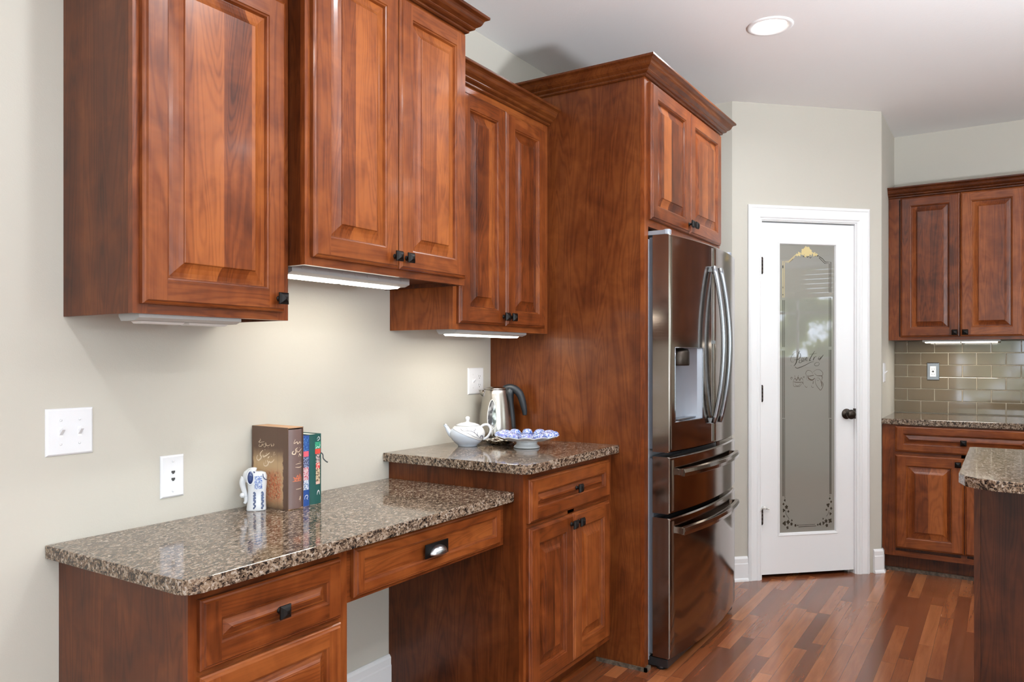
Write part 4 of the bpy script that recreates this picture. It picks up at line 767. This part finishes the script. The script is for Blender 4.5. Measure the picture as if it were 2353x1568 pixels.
def bookblock(parent, x0, x1, yb, yf, z0, z1, bulge, cover, name='cover'):
    n = 12; P = [(x0+(x1-x0)*i/n, spine_y(x0+(x1-x0)*i/n, x0, x1, yf, bulge)) for i in range(n+1)]
    mb = MB(); pts = [(x1, yb), (x0, yb)] + P; pts = [p for i, p in enumerate(pts)]
    inner = [(x, y+.003) for x, y in P]; hull = [(x1, yb)] + [(x0, yb)]
    out = P + [(x1, yb), (x1-.0025, yb), (x1-.0025, inner[-1][1])] + inner[::-1][1:-1] + [(x0+.0025, inner[0][1]), (x0+.0025, yb), (x0, yb)]
    mb.poly(out, z0, z1, 0, False); o = mb.build(name, cover, parent)
    mb = MB(); mb.box((x0+.0027, yf+.0035, z0+.003), (x1-.0027, yb-.004, z1-.003)); mb.build('page_block', 'paper', parent); return o
cv = bookblock(case, X0+.0035, X1-.0035, -.012, -.167, zt+.003, ZT-.006, .011, 'brownspine', 'book_cover')
sx0, sx1 = X0+.0035, X1-.0035
sp_fn = lambda a, b: (a, spine_y(a, sx0, sx1, -.167, .011)-.0007, b)
mb = MB()
for pts, w in ART['spine']: ribbon(mb, [(min(max(a, sx0+.004), sx1-.003), b) for a, b in pts], w*1.4, sp_fn)
mb.build('spine_calligraphy', 'cream', cv, keep=True); mb = MB()
for pts, w in ART['spinered']: ribbon(mb, [(min(max(a, sx0+.004), sx1-.003), b) for a, b in pts], w*1.5, sp_fn)
mb.build('spine_flower_print', 'redprint', cv, keep=True)
def print_mat(name, bands, col):
    t = NT(name); z = t.sep(t.geo())[2]; b = None; b = t.mix(0.0, col, col)
    n = t.noise(t.geo(), 260, 2, .6)
    for z0, z1, c1, c2, th_ in bands:
        k = t.mix(t.ma('GREATER_THAN', n, th_), c1, c2); b = t.mix(band(t, z, z0, z1, .0006), b, k)
    t.setv('Base Color', b); t.setv('Roughness', .35); return t.m
def std_book(label, x0, x1, yf, z1, col, pic, name_):
    M[name_] = plain(name_, col, .38); c = thing('book', label, 'book', ((x0+x1)/2, -.08, zt), 'books standing on the desk'); o = bookblock(c, x0, x1, -.004, yf, zt, z1, .004, name_); return c, o
bk, bo = std_book('thin blue Persian book between the brown slipcase and the green book', .680, .7125, -.158, 1.033, (.02, .07, .26), None, 'blue_cloth')
M['bluepic'] = print_mat('blue_spine_print', [(.985, 1.03, (.02, .07, .26), (.10, .25, .5), .55), (.968, .985, (.7, .12, .16), (.7, .12, .16), .5), (.935, .968, (.25, .3, .45), (.03, .03, .08), .5), (.895, .935, (.65, .5, .5), (.45, .05, .1), .52), (.865, .895, (.7, .7, .72), (.12, .2, .35), .5)], (.02, .07, .26))
mb = MB(); fs2 = lambda x0, x1, yf: (lambda a, b: (a, spine_y(a, x0, x1, yf, .004)-.0006, b))
def spine_patch(parent, name, mat, x0, x1, yf, a0, a1, z0, z1):
    mb = MB(); n = 6; fn = fs2(x0, x1, yf); lo = [fn(a0+(a1-a0)*i/n, z0) for i in range(n+1)]; hi = [fn(a0+(a1-a0)*i/n, z1) for i in range(n+1)]
    mb.add(lo+hi, [(i, i+1, n+2+i, n+1+i) for i in range(n)]); mb.build(name, mat, parent, keep=True)
spine_patch(bo, 'spine_print', 'bluepic', .680, .7125, -.158, .686, .7075, .862, 1.028)
mb = MB(); fn = fs2(.680, .7125, -.158); ribbon(mb, [(.690, .836), (.692, .846), (.700, .848), (.703, .842), (.698, .838), (.704, .834)], .0022, fn); mb.build('spine_emblem', 'plate', bo, keep=True)
bk, bo = std_book('dark green Persian book with a black ribbon, rightmost on the desk', .7145, .763, -.156, 1.035, (.012, .075, .065), None, 'green_cloth')
M['greenpic'] = print_mat('green_spine_print', [(.988, 1.012, (.03, .28, .16), (.25, .55, .4), .62), (.972, .988, (.62, .07, .05), (.62, .07, .05), .5), (.944, .972, (.05, .04, .05), (.55, .45, .42), .5), (.925, .944, (.6, .05, .05), (.75, .6, .5), .55), (.885, .925, (.10, .05, .04), (.62, .50, .32), .48), (.876, .885, (.6, .3, .25), (.7, .5, .4), .5)], (.012, .075, .065))
spine_patch(bo, 'spine_print', 'greenpic', .7145, .763, -.156, .737, .756, .876, .972); spine_patch(bo, 'title_band', 'greenpic', .7145, .763, -.156, .734, .759, .972, 1.010)
mb = MB(); fn = fs2(.7145, .763, -.156); ribbon(mb, [(.742, 1.019), (.749, 1.026), (.754, 1.020), (.747, 1.014), (.743, 1.016)], .0022, fn); ribbon(mb, [(.742, .843), (.744, .851), (.749, .856), (.753, .849), (.754, .842)], .003, fn)
ribbon(mb, [(.736, .990), (.744, .994), (.752, .992), (.757, 1.000)], .0022, fn); mb.build('spine_emblem', 'plate', bo, keep=True)
mb = MB(); mb.sweep(smooth_pts([(.7625, -.150, .975), (.768, -.158, .968), (.769, -.160, .955), (.775, -.166, .945), (.779, -.170, .942)]), [(-.002, -.0003), (.002, -.0003), (.002, .0003), (-.002, .0003)], (0, -1, 0)); mb.build('ribbon_marker', 'rubber', bk)

# porcelain elephant, standing tall, head towards the wall
el = thing('porcelain_elephant', 'small blue and white porcelain elephant figurine beside the books', 'figurine', (.572, -.080, zt))
ex = Vector((-.80, .60, 0)).normalized(); ey = Vector((ex.y, -ex.x, 0)); EO = Vector((.572, -.082, zt))   # ex: towards the head
def E(a, b, z): return tuple(EO + ex*a + ey*b + Vector((0, 0, z)))
def ellring(a, z, ra, rb, n=24, p=2.6):
    out = []
    for i in range(n):
        th_ = 2*math.pi*i/n; c_, s_ = math.cos(th_), math.sin(th_)
        out.append(E(a+ra*math.copysign(abs(c_)**(2/p), c_), rb*math.copysign(abs(s_)**(2/p), s_), z))
    return out
t = NT('blue_and_white_porcelain'); q = t.obj(); vo = t.noise(q, 330, 3, .6, 1.5); sx, sy, sz = t.sep(q)
M['eleblue'] = None
f = t.ma('GREATER_THAN', vo, .50); t.setv('Base Color', t.mix(f, (.70, .76, .84), (.03, .09, .34))); t.setv('Roughness', .12); t.setv('Coat Weight', .6); M['eleblue'] = t.m
M['eledark'] = plain('cobalt_glaze', (.015, .035, .13), .15, 0, .5, .5)
mb = MB(); mb.loft([ellring(a, z, ra, rb) for a, z, ra, rb in ((0, 0, .0285, .019), (0, .004, .0290, .0195), (-.001, .03, .0265, .018), (-.002, .06, .0265, .0185), (-.002, .085, .0285, .021), (-.002, .105, .0285, .021), (-.002, .114, .025, .017), (-.002, .118, .014, .009))]); body = mb.build('body', 'porcelain', el)
mb = MB(); mb.loft([ellring(a, z, ra, rb, 20, 2) for a, z, ra, rb in ((.012, .082, .008, .010), (.020, .088, .014, .015), (.023, .102, .018, .019), (.018, .118, .018, .018), (.010, .128, .012, .012), (.008, .130, .004, .004))]); head = mb.build('head', 'porcelain', el)
mb = MB(); TP = smooth_pts([E(.034, 0, .102), E(.040, 0, .085), E(.036, 0, .065), E(.031, 0, .045), E(.030, 0, .030), E(.034, 0, .022)]); mb.tube(TP, .0085, 12, (0, 1, 0), 0, [1.25-.75*i/(len(TP)-1) for i in range(len(TP))])
mb.build('trunk', 'porcelain', el); mb = MB(); 
mb.lathe([(.0005, -.0085), (.006, -.006), (.0085, 0), (.006, .006), (.0005, .0085)], E(.040, -.006, .048), 16); mb.tube([E(.040, -.006, .048), E(.028, -.004, .044)], .003, 8); mb.build('tusk_ball', 'porcelain', el)
for s in (1, -1):
    mb = MB(); P = []; n = 20
    for lay, off in ((1.0, .020), (.93, .0225), (.0, .023)):
        P.append([E(.018+.0115*lay*math.cos(2*math.pi*i/n)-.000, s*off, .103+.024*lay*math.sin(2*math.pi*i/n)) for i in range(n)])
    P.insert(0, [E(.018+.0115*math.cos(2*math.pi*i/n), s*.012, .103+.024*math.sin(2*math.pi*i/n)) for i in range(n)])
    mb.loft(P[:3], 0, True); ear = mb.build('ear', 'porcelain', el)
    mb = MB(); mb.loft([[E(.018+.0082*k_*math.cos(2*math.pi*i/n), s*(.0228+o_), .102+.019*k_*math.sin(2*math.pi*i/n)) for i in range(n)] for k_, o_ in ((1, 0), (.97, .0008), (.4, .0012))], 0, True); mb.build('ear_glaze', 'eledark', ear)
def epatch(name, mat, a0, a1, z0, z1, s=-1, off=.0006, n=8, m=6):
    """a painted field wrapped on the flank"""
    def rb(z): return .0182 if z < .06 else .0185+(.0213-.0185)*min(1, (z-.06)/.025)
    mb = MB(); rows = []
    for k in range(m+1):
        z = z0+(z1-z0)*k/m; row = []
        for i in range(n+1):
            a = a0+(a1-a0)*i/n; ra = .0265 if z < .07 else .0283; u = min(.98, abs((a+.002)/ra)); b = rb(z)*(1-u**2.6)**(1/2.6)+off; row.append(E(a, s*b, z))
        rows.append(row)
    mb.loft(rows, 0, True, False, False); mb.build(name, mat, body)
epatch('saddle_cloth', 'eleblue', -.016, .006, .066, .106)
for a in (-.017, .006):
    mb = MB(); fnE = lambda u, v: E(u, -.0190, v); 
    P = [(a+.0022*math.sin(i*1.9), .006+.052*i/14) for i in range(15)]; ribbon(mb, P, .0045, fnE, False); 
    for i in range(7): leafblob(mb, a+.0018*(-1)**i, .008+.0078*i, .0024, fnE, i+90, 3)
    mb.build('leg_scroll', 'eledark', body, keep=True)
mb = MB(); mb.tube(smooth_pts([E(-.018, -.0205, .112), E(-.019, -.0212, .104), E(-.023, -.0188, .096), E(-.0295, -.010, .092)]), .0012, 8); mb.build('tail', 'eledark', body)
mb = MB(); 
for i in range(8): leafblob(mb, .006+.0022*i, .1165+.0015*(i % 2), .0018, lambda u, v: E(u, -.0184+abs(u-.014)*.25, v), i+120, 3)
mb.build('forehead_print', 'eledark', head, keep=True)

# ------------------------------------------------------------------ teapot, kettle, dish, tray on the coffee bar
zc = .9143; rv = Vector((.5406, -.8413, 0))        # direction across the picture, to the right
tp = thing('teapot', 'small white and grey porcelain teapot with a painted branch', 'teapot', (1.577, -.140, zc)); TO = Vector((1.577, -.140, zc))
t = NT('two_tone_teapot_glaze'); q = t.sep(t.obj()); across = t.ma('ADD', t.ma('MULTIPLY', q[0], rv.x), t.ma('MULTIPLY', q[1], rv.y))
lim = t.ma('SUBTRACT', .048, t.ma('MULTIPLY', across, .42)); f = t.ma('LESS_THAN', q[2], lim); f2 = t.ma('LESS_THAN', t.ma('ABSOLUTE', t.ma('SUBTRACT', q[2], lim)), .0012)
cc = t.mix(f, (.80, .79, .77), (.55, .61, .70)); cc = t.mix(t.ma('MULTIPLY', f2, .7), cc, (.12, .13, .18)); t.setv('Base Color', cc); t.setv('Roughness', .1); t.setv('Coat Weight', .5); M['tea'] = t.m
mb = MB(); mb.lathe([(0, .002), (.038, 0), (.040, .002), (.041, .006), (.052, .014), (.064, .027), (.071, .042), (.0725, .052), (.070, .062), (.064, .073), (.055, .081), (.050, .084), (.047, .083)], tuple(TO), 48); bd = mb.build('body', 'tea', tp)
mb = MB(); mb.lathe([(.0505, .0843), (.046, .0885), (.030, .0945), (.012, .0975), (.007, .099), (.0065, .104), (.009, .109), (.0095, .116), (.006, .1205), (0, .1215)], tuple(TO), 40); mb.build('lid', 'porcelain', tp)
def TQ(a, z, o=0): v = TO + rv*a + Vector((0, 0, z)); return tuple(v + Vector((-.841, -.541, 0))*o)
mb = MB(); P = smooth_pts([TQ(-.050, .040), TQ(-.066, .048), TQ(-.078, .062), TQ(-.085, .076), TQ(-.094, .088)]); mb.tube(P, .014, 16, (0, 1, 0), 0, [1.25, 1.2, 1.15, 1.1, 1.05, 1.0, .96, .92, .88, .84, .80, .76, .72, .68, .64, .61, .58, .56, .54, .52, .51, .5, .5, .5, .5][:len(P)]); mb.build('spout', 'tea', tp)
mb = MB(); mb.lathe([(.0045, 0), (.0045, .0006)], TQ(-.0945, .0885), 12); mb.build('spout_hole', 'shadow', tp)
mb = MB(); mb.tube(smooth_pts([TQ(.050, .074), TQ(.066, .086), TQ(.084, .086), TQ(.094, .072), TQ(.092, .054), TQ(.080, .036), TQ(.062, .027)]), .0052, 12, (0, 1, 0)); mb.build('handle', 'porcelain', tp)
def tea_fn(a, z):
    # a: distance across, z: height -> point on the body surface facing the room
    pr = [(.041, .006), (.052, .014), (.064, .027), (.071, .042), (.0725, .052), (.070, .062), (.064, .073), (.055, .081), (.046, .0885), (.030, .0945)]
    r = .046
    for (r0, z0), (r1, z1) in zip(pr, pr[1:]):
        if z0 <= z <= z1: r = r0+(r1-r0)*(z-z0)/(z1-z0)
    r += .0009; a = max(-r*.97, min(r*.97, a)); return TQ(a, z, math.sqrt(r*r-a*a))
mb = MB()
for pts, w in (([(-.012, .067), (.004, .068), (.02, .066), (.034, .058), (.046, .045), (.056, .032)], .0012), ([(.006, .068), (.002, .074), (-.002, .078)], .001), ([(.034, .058), (.030, .068), (.036, .072), (.030, .080)], .0012), ([(.030, .068), (.024, .074)], .001),
               ([(.046, .045), (.042, .056), (.046, .062)], .001), ([(-.012, .067), (-.022, .072), (-.026, .078)], .001), ([(.052, .036), (.058, .046), (.064, .042), (.060, .034)], .002), ([(-.004, .062), (.012, .055), (.032, .044), (.050, .034)], .001), ([(.008, .058), (.006, .064)], .001)): ribbon(mb, pts, w*1.7, tea_fn, True)
mb.build('painted_branch', 'greyline', bd, keep=True)

tr = thing('silver_dish', 'small tarnished silver scalloped dish between the teapot and the kettle', 'dish', (1.700, -.215, zc)); mb = MB(); rings = []; n = 96
for r, h in ((.0, .0), (.03, .0), (.046, .004), (.057, .010), (.065, .019), (.0665, .0205), (.065, .0215), (.056, .0125), (.045, .0062), (.03, .003), (.0, .003)):
    rr_ = max(r, .0005); wv_ = .05 if r > .04 else 0
    rings.append([(1.700+rr_*(1+wv_*math.cos(16*math.pi*i/n))*math.cos(2*math.pi*i/n), -.215+rr_*(1+wv_*math.cos(16*math.pi*i/n))*math.sin(2*math.pi*i/n), zc+h+(.002*math.cos(16*math.pi*i/n) if r > .05 else 0)) for i in range(n)])
mb.loft(rings, 0, True); mb.build('scalloped_bowl', 'silver', tr)
KO = Vector((1.833, -.106, zc)); kt = thing('electric_kettle', 'brushed steel electric kettle with a black handle in the corner', 'kettle', tuple(KO))
mb = MB(); mb.lathe([(0, 0), (.080, 0), (.081, .004), (.080, .014), (.077, .018), (0, .018)], tuple(KO), 48); mb.build('power_base', 'dark', kt)
KB = [(.0745, .019), (.0765, .024), (.0755, .050), (.070, .110), (.063, .165), (.056, .205), (.0535, .219)]
mb = MB(); mb.lathe(KB + [(.052, .2215), (.045, .2215)], tuple(KO), 56); kb_ = mb.build('kettle_body', 'chrome', kt)
mb = MB(); mb.lathe([(.0525, .222), (.0515, .227), (.044, .231), (.025, .2335), (.006, .234), (0, .234)], tuple(KO), 48); mb.build('lid', 'chrome', kt)
def KQ(a, z, o=0): return tuple(KO + rv*a + Vector((0, 0, z)) + Vector((-.841, -.541, 0))*o)
def krad(z):
    for (r0, z0), (r1, z1) in zip(KB, KB[1:]):
        if z0 <= z <= z1: return r0+(r1-r0)*(z-z0)/(z1-z0)
    return .053
def kfn(a, z): r = krad(z)+.0012; return KQ(a, z, math.sqrt(max(0, r*r-a*a)))
def oval(k, off=0.0):
    P = []
    for i in range(32):
        an = 2*math.pi*i/32; z = .115+.064*math.sin(an)*k; w = .0195*k*(1.0-.25*math.sin(an)); P.append((-.014+w*math.cos(an), z))
    return P
mb = MB(); P = oval(1.0); mb.add([kfn(-.014, .115)] + [kfn(a, z) for a, z in P], [(0, i+1, (i+1) % 32+1) for i in range(32)]); 
t = NT('kettle_water_window'); nz = t.noise(t.obj(), 30, 3); t.setv('Base Color', t.ramp(nz, [(.45, (.55, .56, .58)), (.6, (.10, .10, .11))])); t.setv('Roughness', .05); t.setv('Metallic', .6); M['kwin'] = t.m
mb.build('water_window', 'kwin', kb_); mb = MB(); P3 = [kfn(a, z) for a, z in P]; mb.tube(P3 + [P3[0], P3[1]], .0020, 8, (0, 0, 1)); mb.tube([kfn(-.014, z) for z in (.050, .040, .030, .024)], .0022, 8, (1, 0, 0)); mb.build('window_rim', 'lens', kb_)
mb = MB(); ring0 = [KQ(-.040+.0*math.cos(0)+x, z, y) for x, y, z in ((0, -.022, .190), (0, 0, .170), (0, .022, .190), (0, .018, .2185), (0, 0, .2195), (0, -.018, .2185))]; ring1 = [KQ(-.074+x, z, y) for x, y, z in ((.012, -.010, .208), (.006, 0, .200), (.012, .010, .208), (0, .008, .2195), (-.004, 0, .220), (0, -.008, .2195))]
mb.loft([ring0, ring1], 0, True); mb.build('pouring_lip', 'chrome', kt)
HP = smooth_pts([KQ(.034, .226), KQ(.058, .230), KQ(.082, .224), KQ(.102, .207), KQ(.114, .182), KQ(.122, .152), KQ(.127, .126), KQ(.128, .108)])
mb = MB(); nH = len(HP); mb.sweep(HP, [(.015*math.cos(2*math.pi*i/16), .0155*math.sin(2*math.pi*i/16)) for i in range(16)], (-.841, -.541, 0), 0, True, [(.55+.6*math.sin(math.pi*min(1, (i+2)/14)/2)) if i < 14 else max(.35, 1.15-.6*((i-14)/(nH-15))**2) for i in range(nH)]); hd = mb.build('handle', 'rubber', kt)
SP = [(.0535, .226), (.060, .200), (.066, .160), (.072, .110), (.076, .060), (.0775, .022)]
mb = MB(); rings = []
for r, z in SP:
    w = .018 if z > .19 else .013; o = .042 if z > .215 else (.020 if z > .19 else .013)
    rings.append([KQ(r-.006, z, -w), KQ(r-.006, z, w), KQ(r+o*.5, z, w*.8), KQ(r+o, z, 0), KQ(r+o*.5, z, -w*.8)])
mb.loft(rings, 0, True); mb.build('handle_mount', 'rubber', kt)

t = NT('blue_transferware'); q = t.obj(); n1 = t.noise(q, 170, 3, .6, .8); n2 = t.noise(q, 30, 2); t.setv('Base Color', t.mix(t.ma('GREATER_THAN', n1, .49), (.60, .66, .78), t.ramp(n2, [(.4, (.06, .14, .45)), (.65, (.22, .20, .50))]))); t.setv('Roughness', .12); t.setv('Coat Weight', .5); M['trans'] = t.m
ds = thing('pedestal_dish', 'blue and white scalloped pedestal dish in front of the kettle', 'dish', (1.662, -.372, zc)); cxd, cyd = 1.662, -.372
mb = MB(); mb.lathe([(.048, 0), (.053, .001), (.054, .004), (.050, .008), (.043, .014), (.042, .020), (.046, .026)], (cxd, cyd, zc), 48); mb.build('foot', 'porcelain', ds)
def dring(r, h, lobe, n=144, L=12):
    out = []
    for i in range(n):
        an = 2*math.pi*i/n; c_ = abs(math.cos(L*an/2)); rr = max(r, .0006)*(1-lobe*.07*(1-c_)); out.append((cxd+rr*math.cos(an), cyd+rr*math.sin(an), zc+h+lobe*.006*c_))
    return out
mb = MB(); mb.loft([dring(r, h, l) for r, h, l in ((.0, .0275, 0), (.046, .0265, 0), (.075, .028, .3), (.105, .034, .7), (.124, .041, 1), (.131, .044, 1), (.130, .0462, 1))], 0, True, True, False); mb.build('dish_underside', 'porcelain', ds)
mb = MB(); mb.loft([dring(r, h, l) for r, h, l in ((.130, .0464, 1), (.118, .0445, 1.6), (.100, .044, 2.2), (.082, .041, 2.0), (.060, .034, 1.0), (.045, .031, 0), (.0, .031, 0))], 0, True, True, False); mb.build('dish_bowl', 'trans', ds)
# raised petals round the rim
mb = MB()
for i in range(12):
    an = 2*math.pi*i/12; c0 = Vector((cxd+.098*math.cos(an), cyd+.098*math.sin(an), zc+.0475)); er = Vector((math.cos(an), math.sin(an), 0)); et = Vector((-er.y, er.x, 0)); rings = []
    for r, h in ((1, 0), (.92, .5), (.7, .82), (.4, .97), (.05, 1)): rings.append([tuple(c0 + er*.030*r*math.cos(2*math.pi*j/16) + et*.0225*r*math.sin(2*math.pi*j/16) + er*.006*h + Vector((0, 0, .019*h))) for j in range(16)])
    mb.loft(rings, 0, True)
mb.build('petal_relief', 'trans', ds)
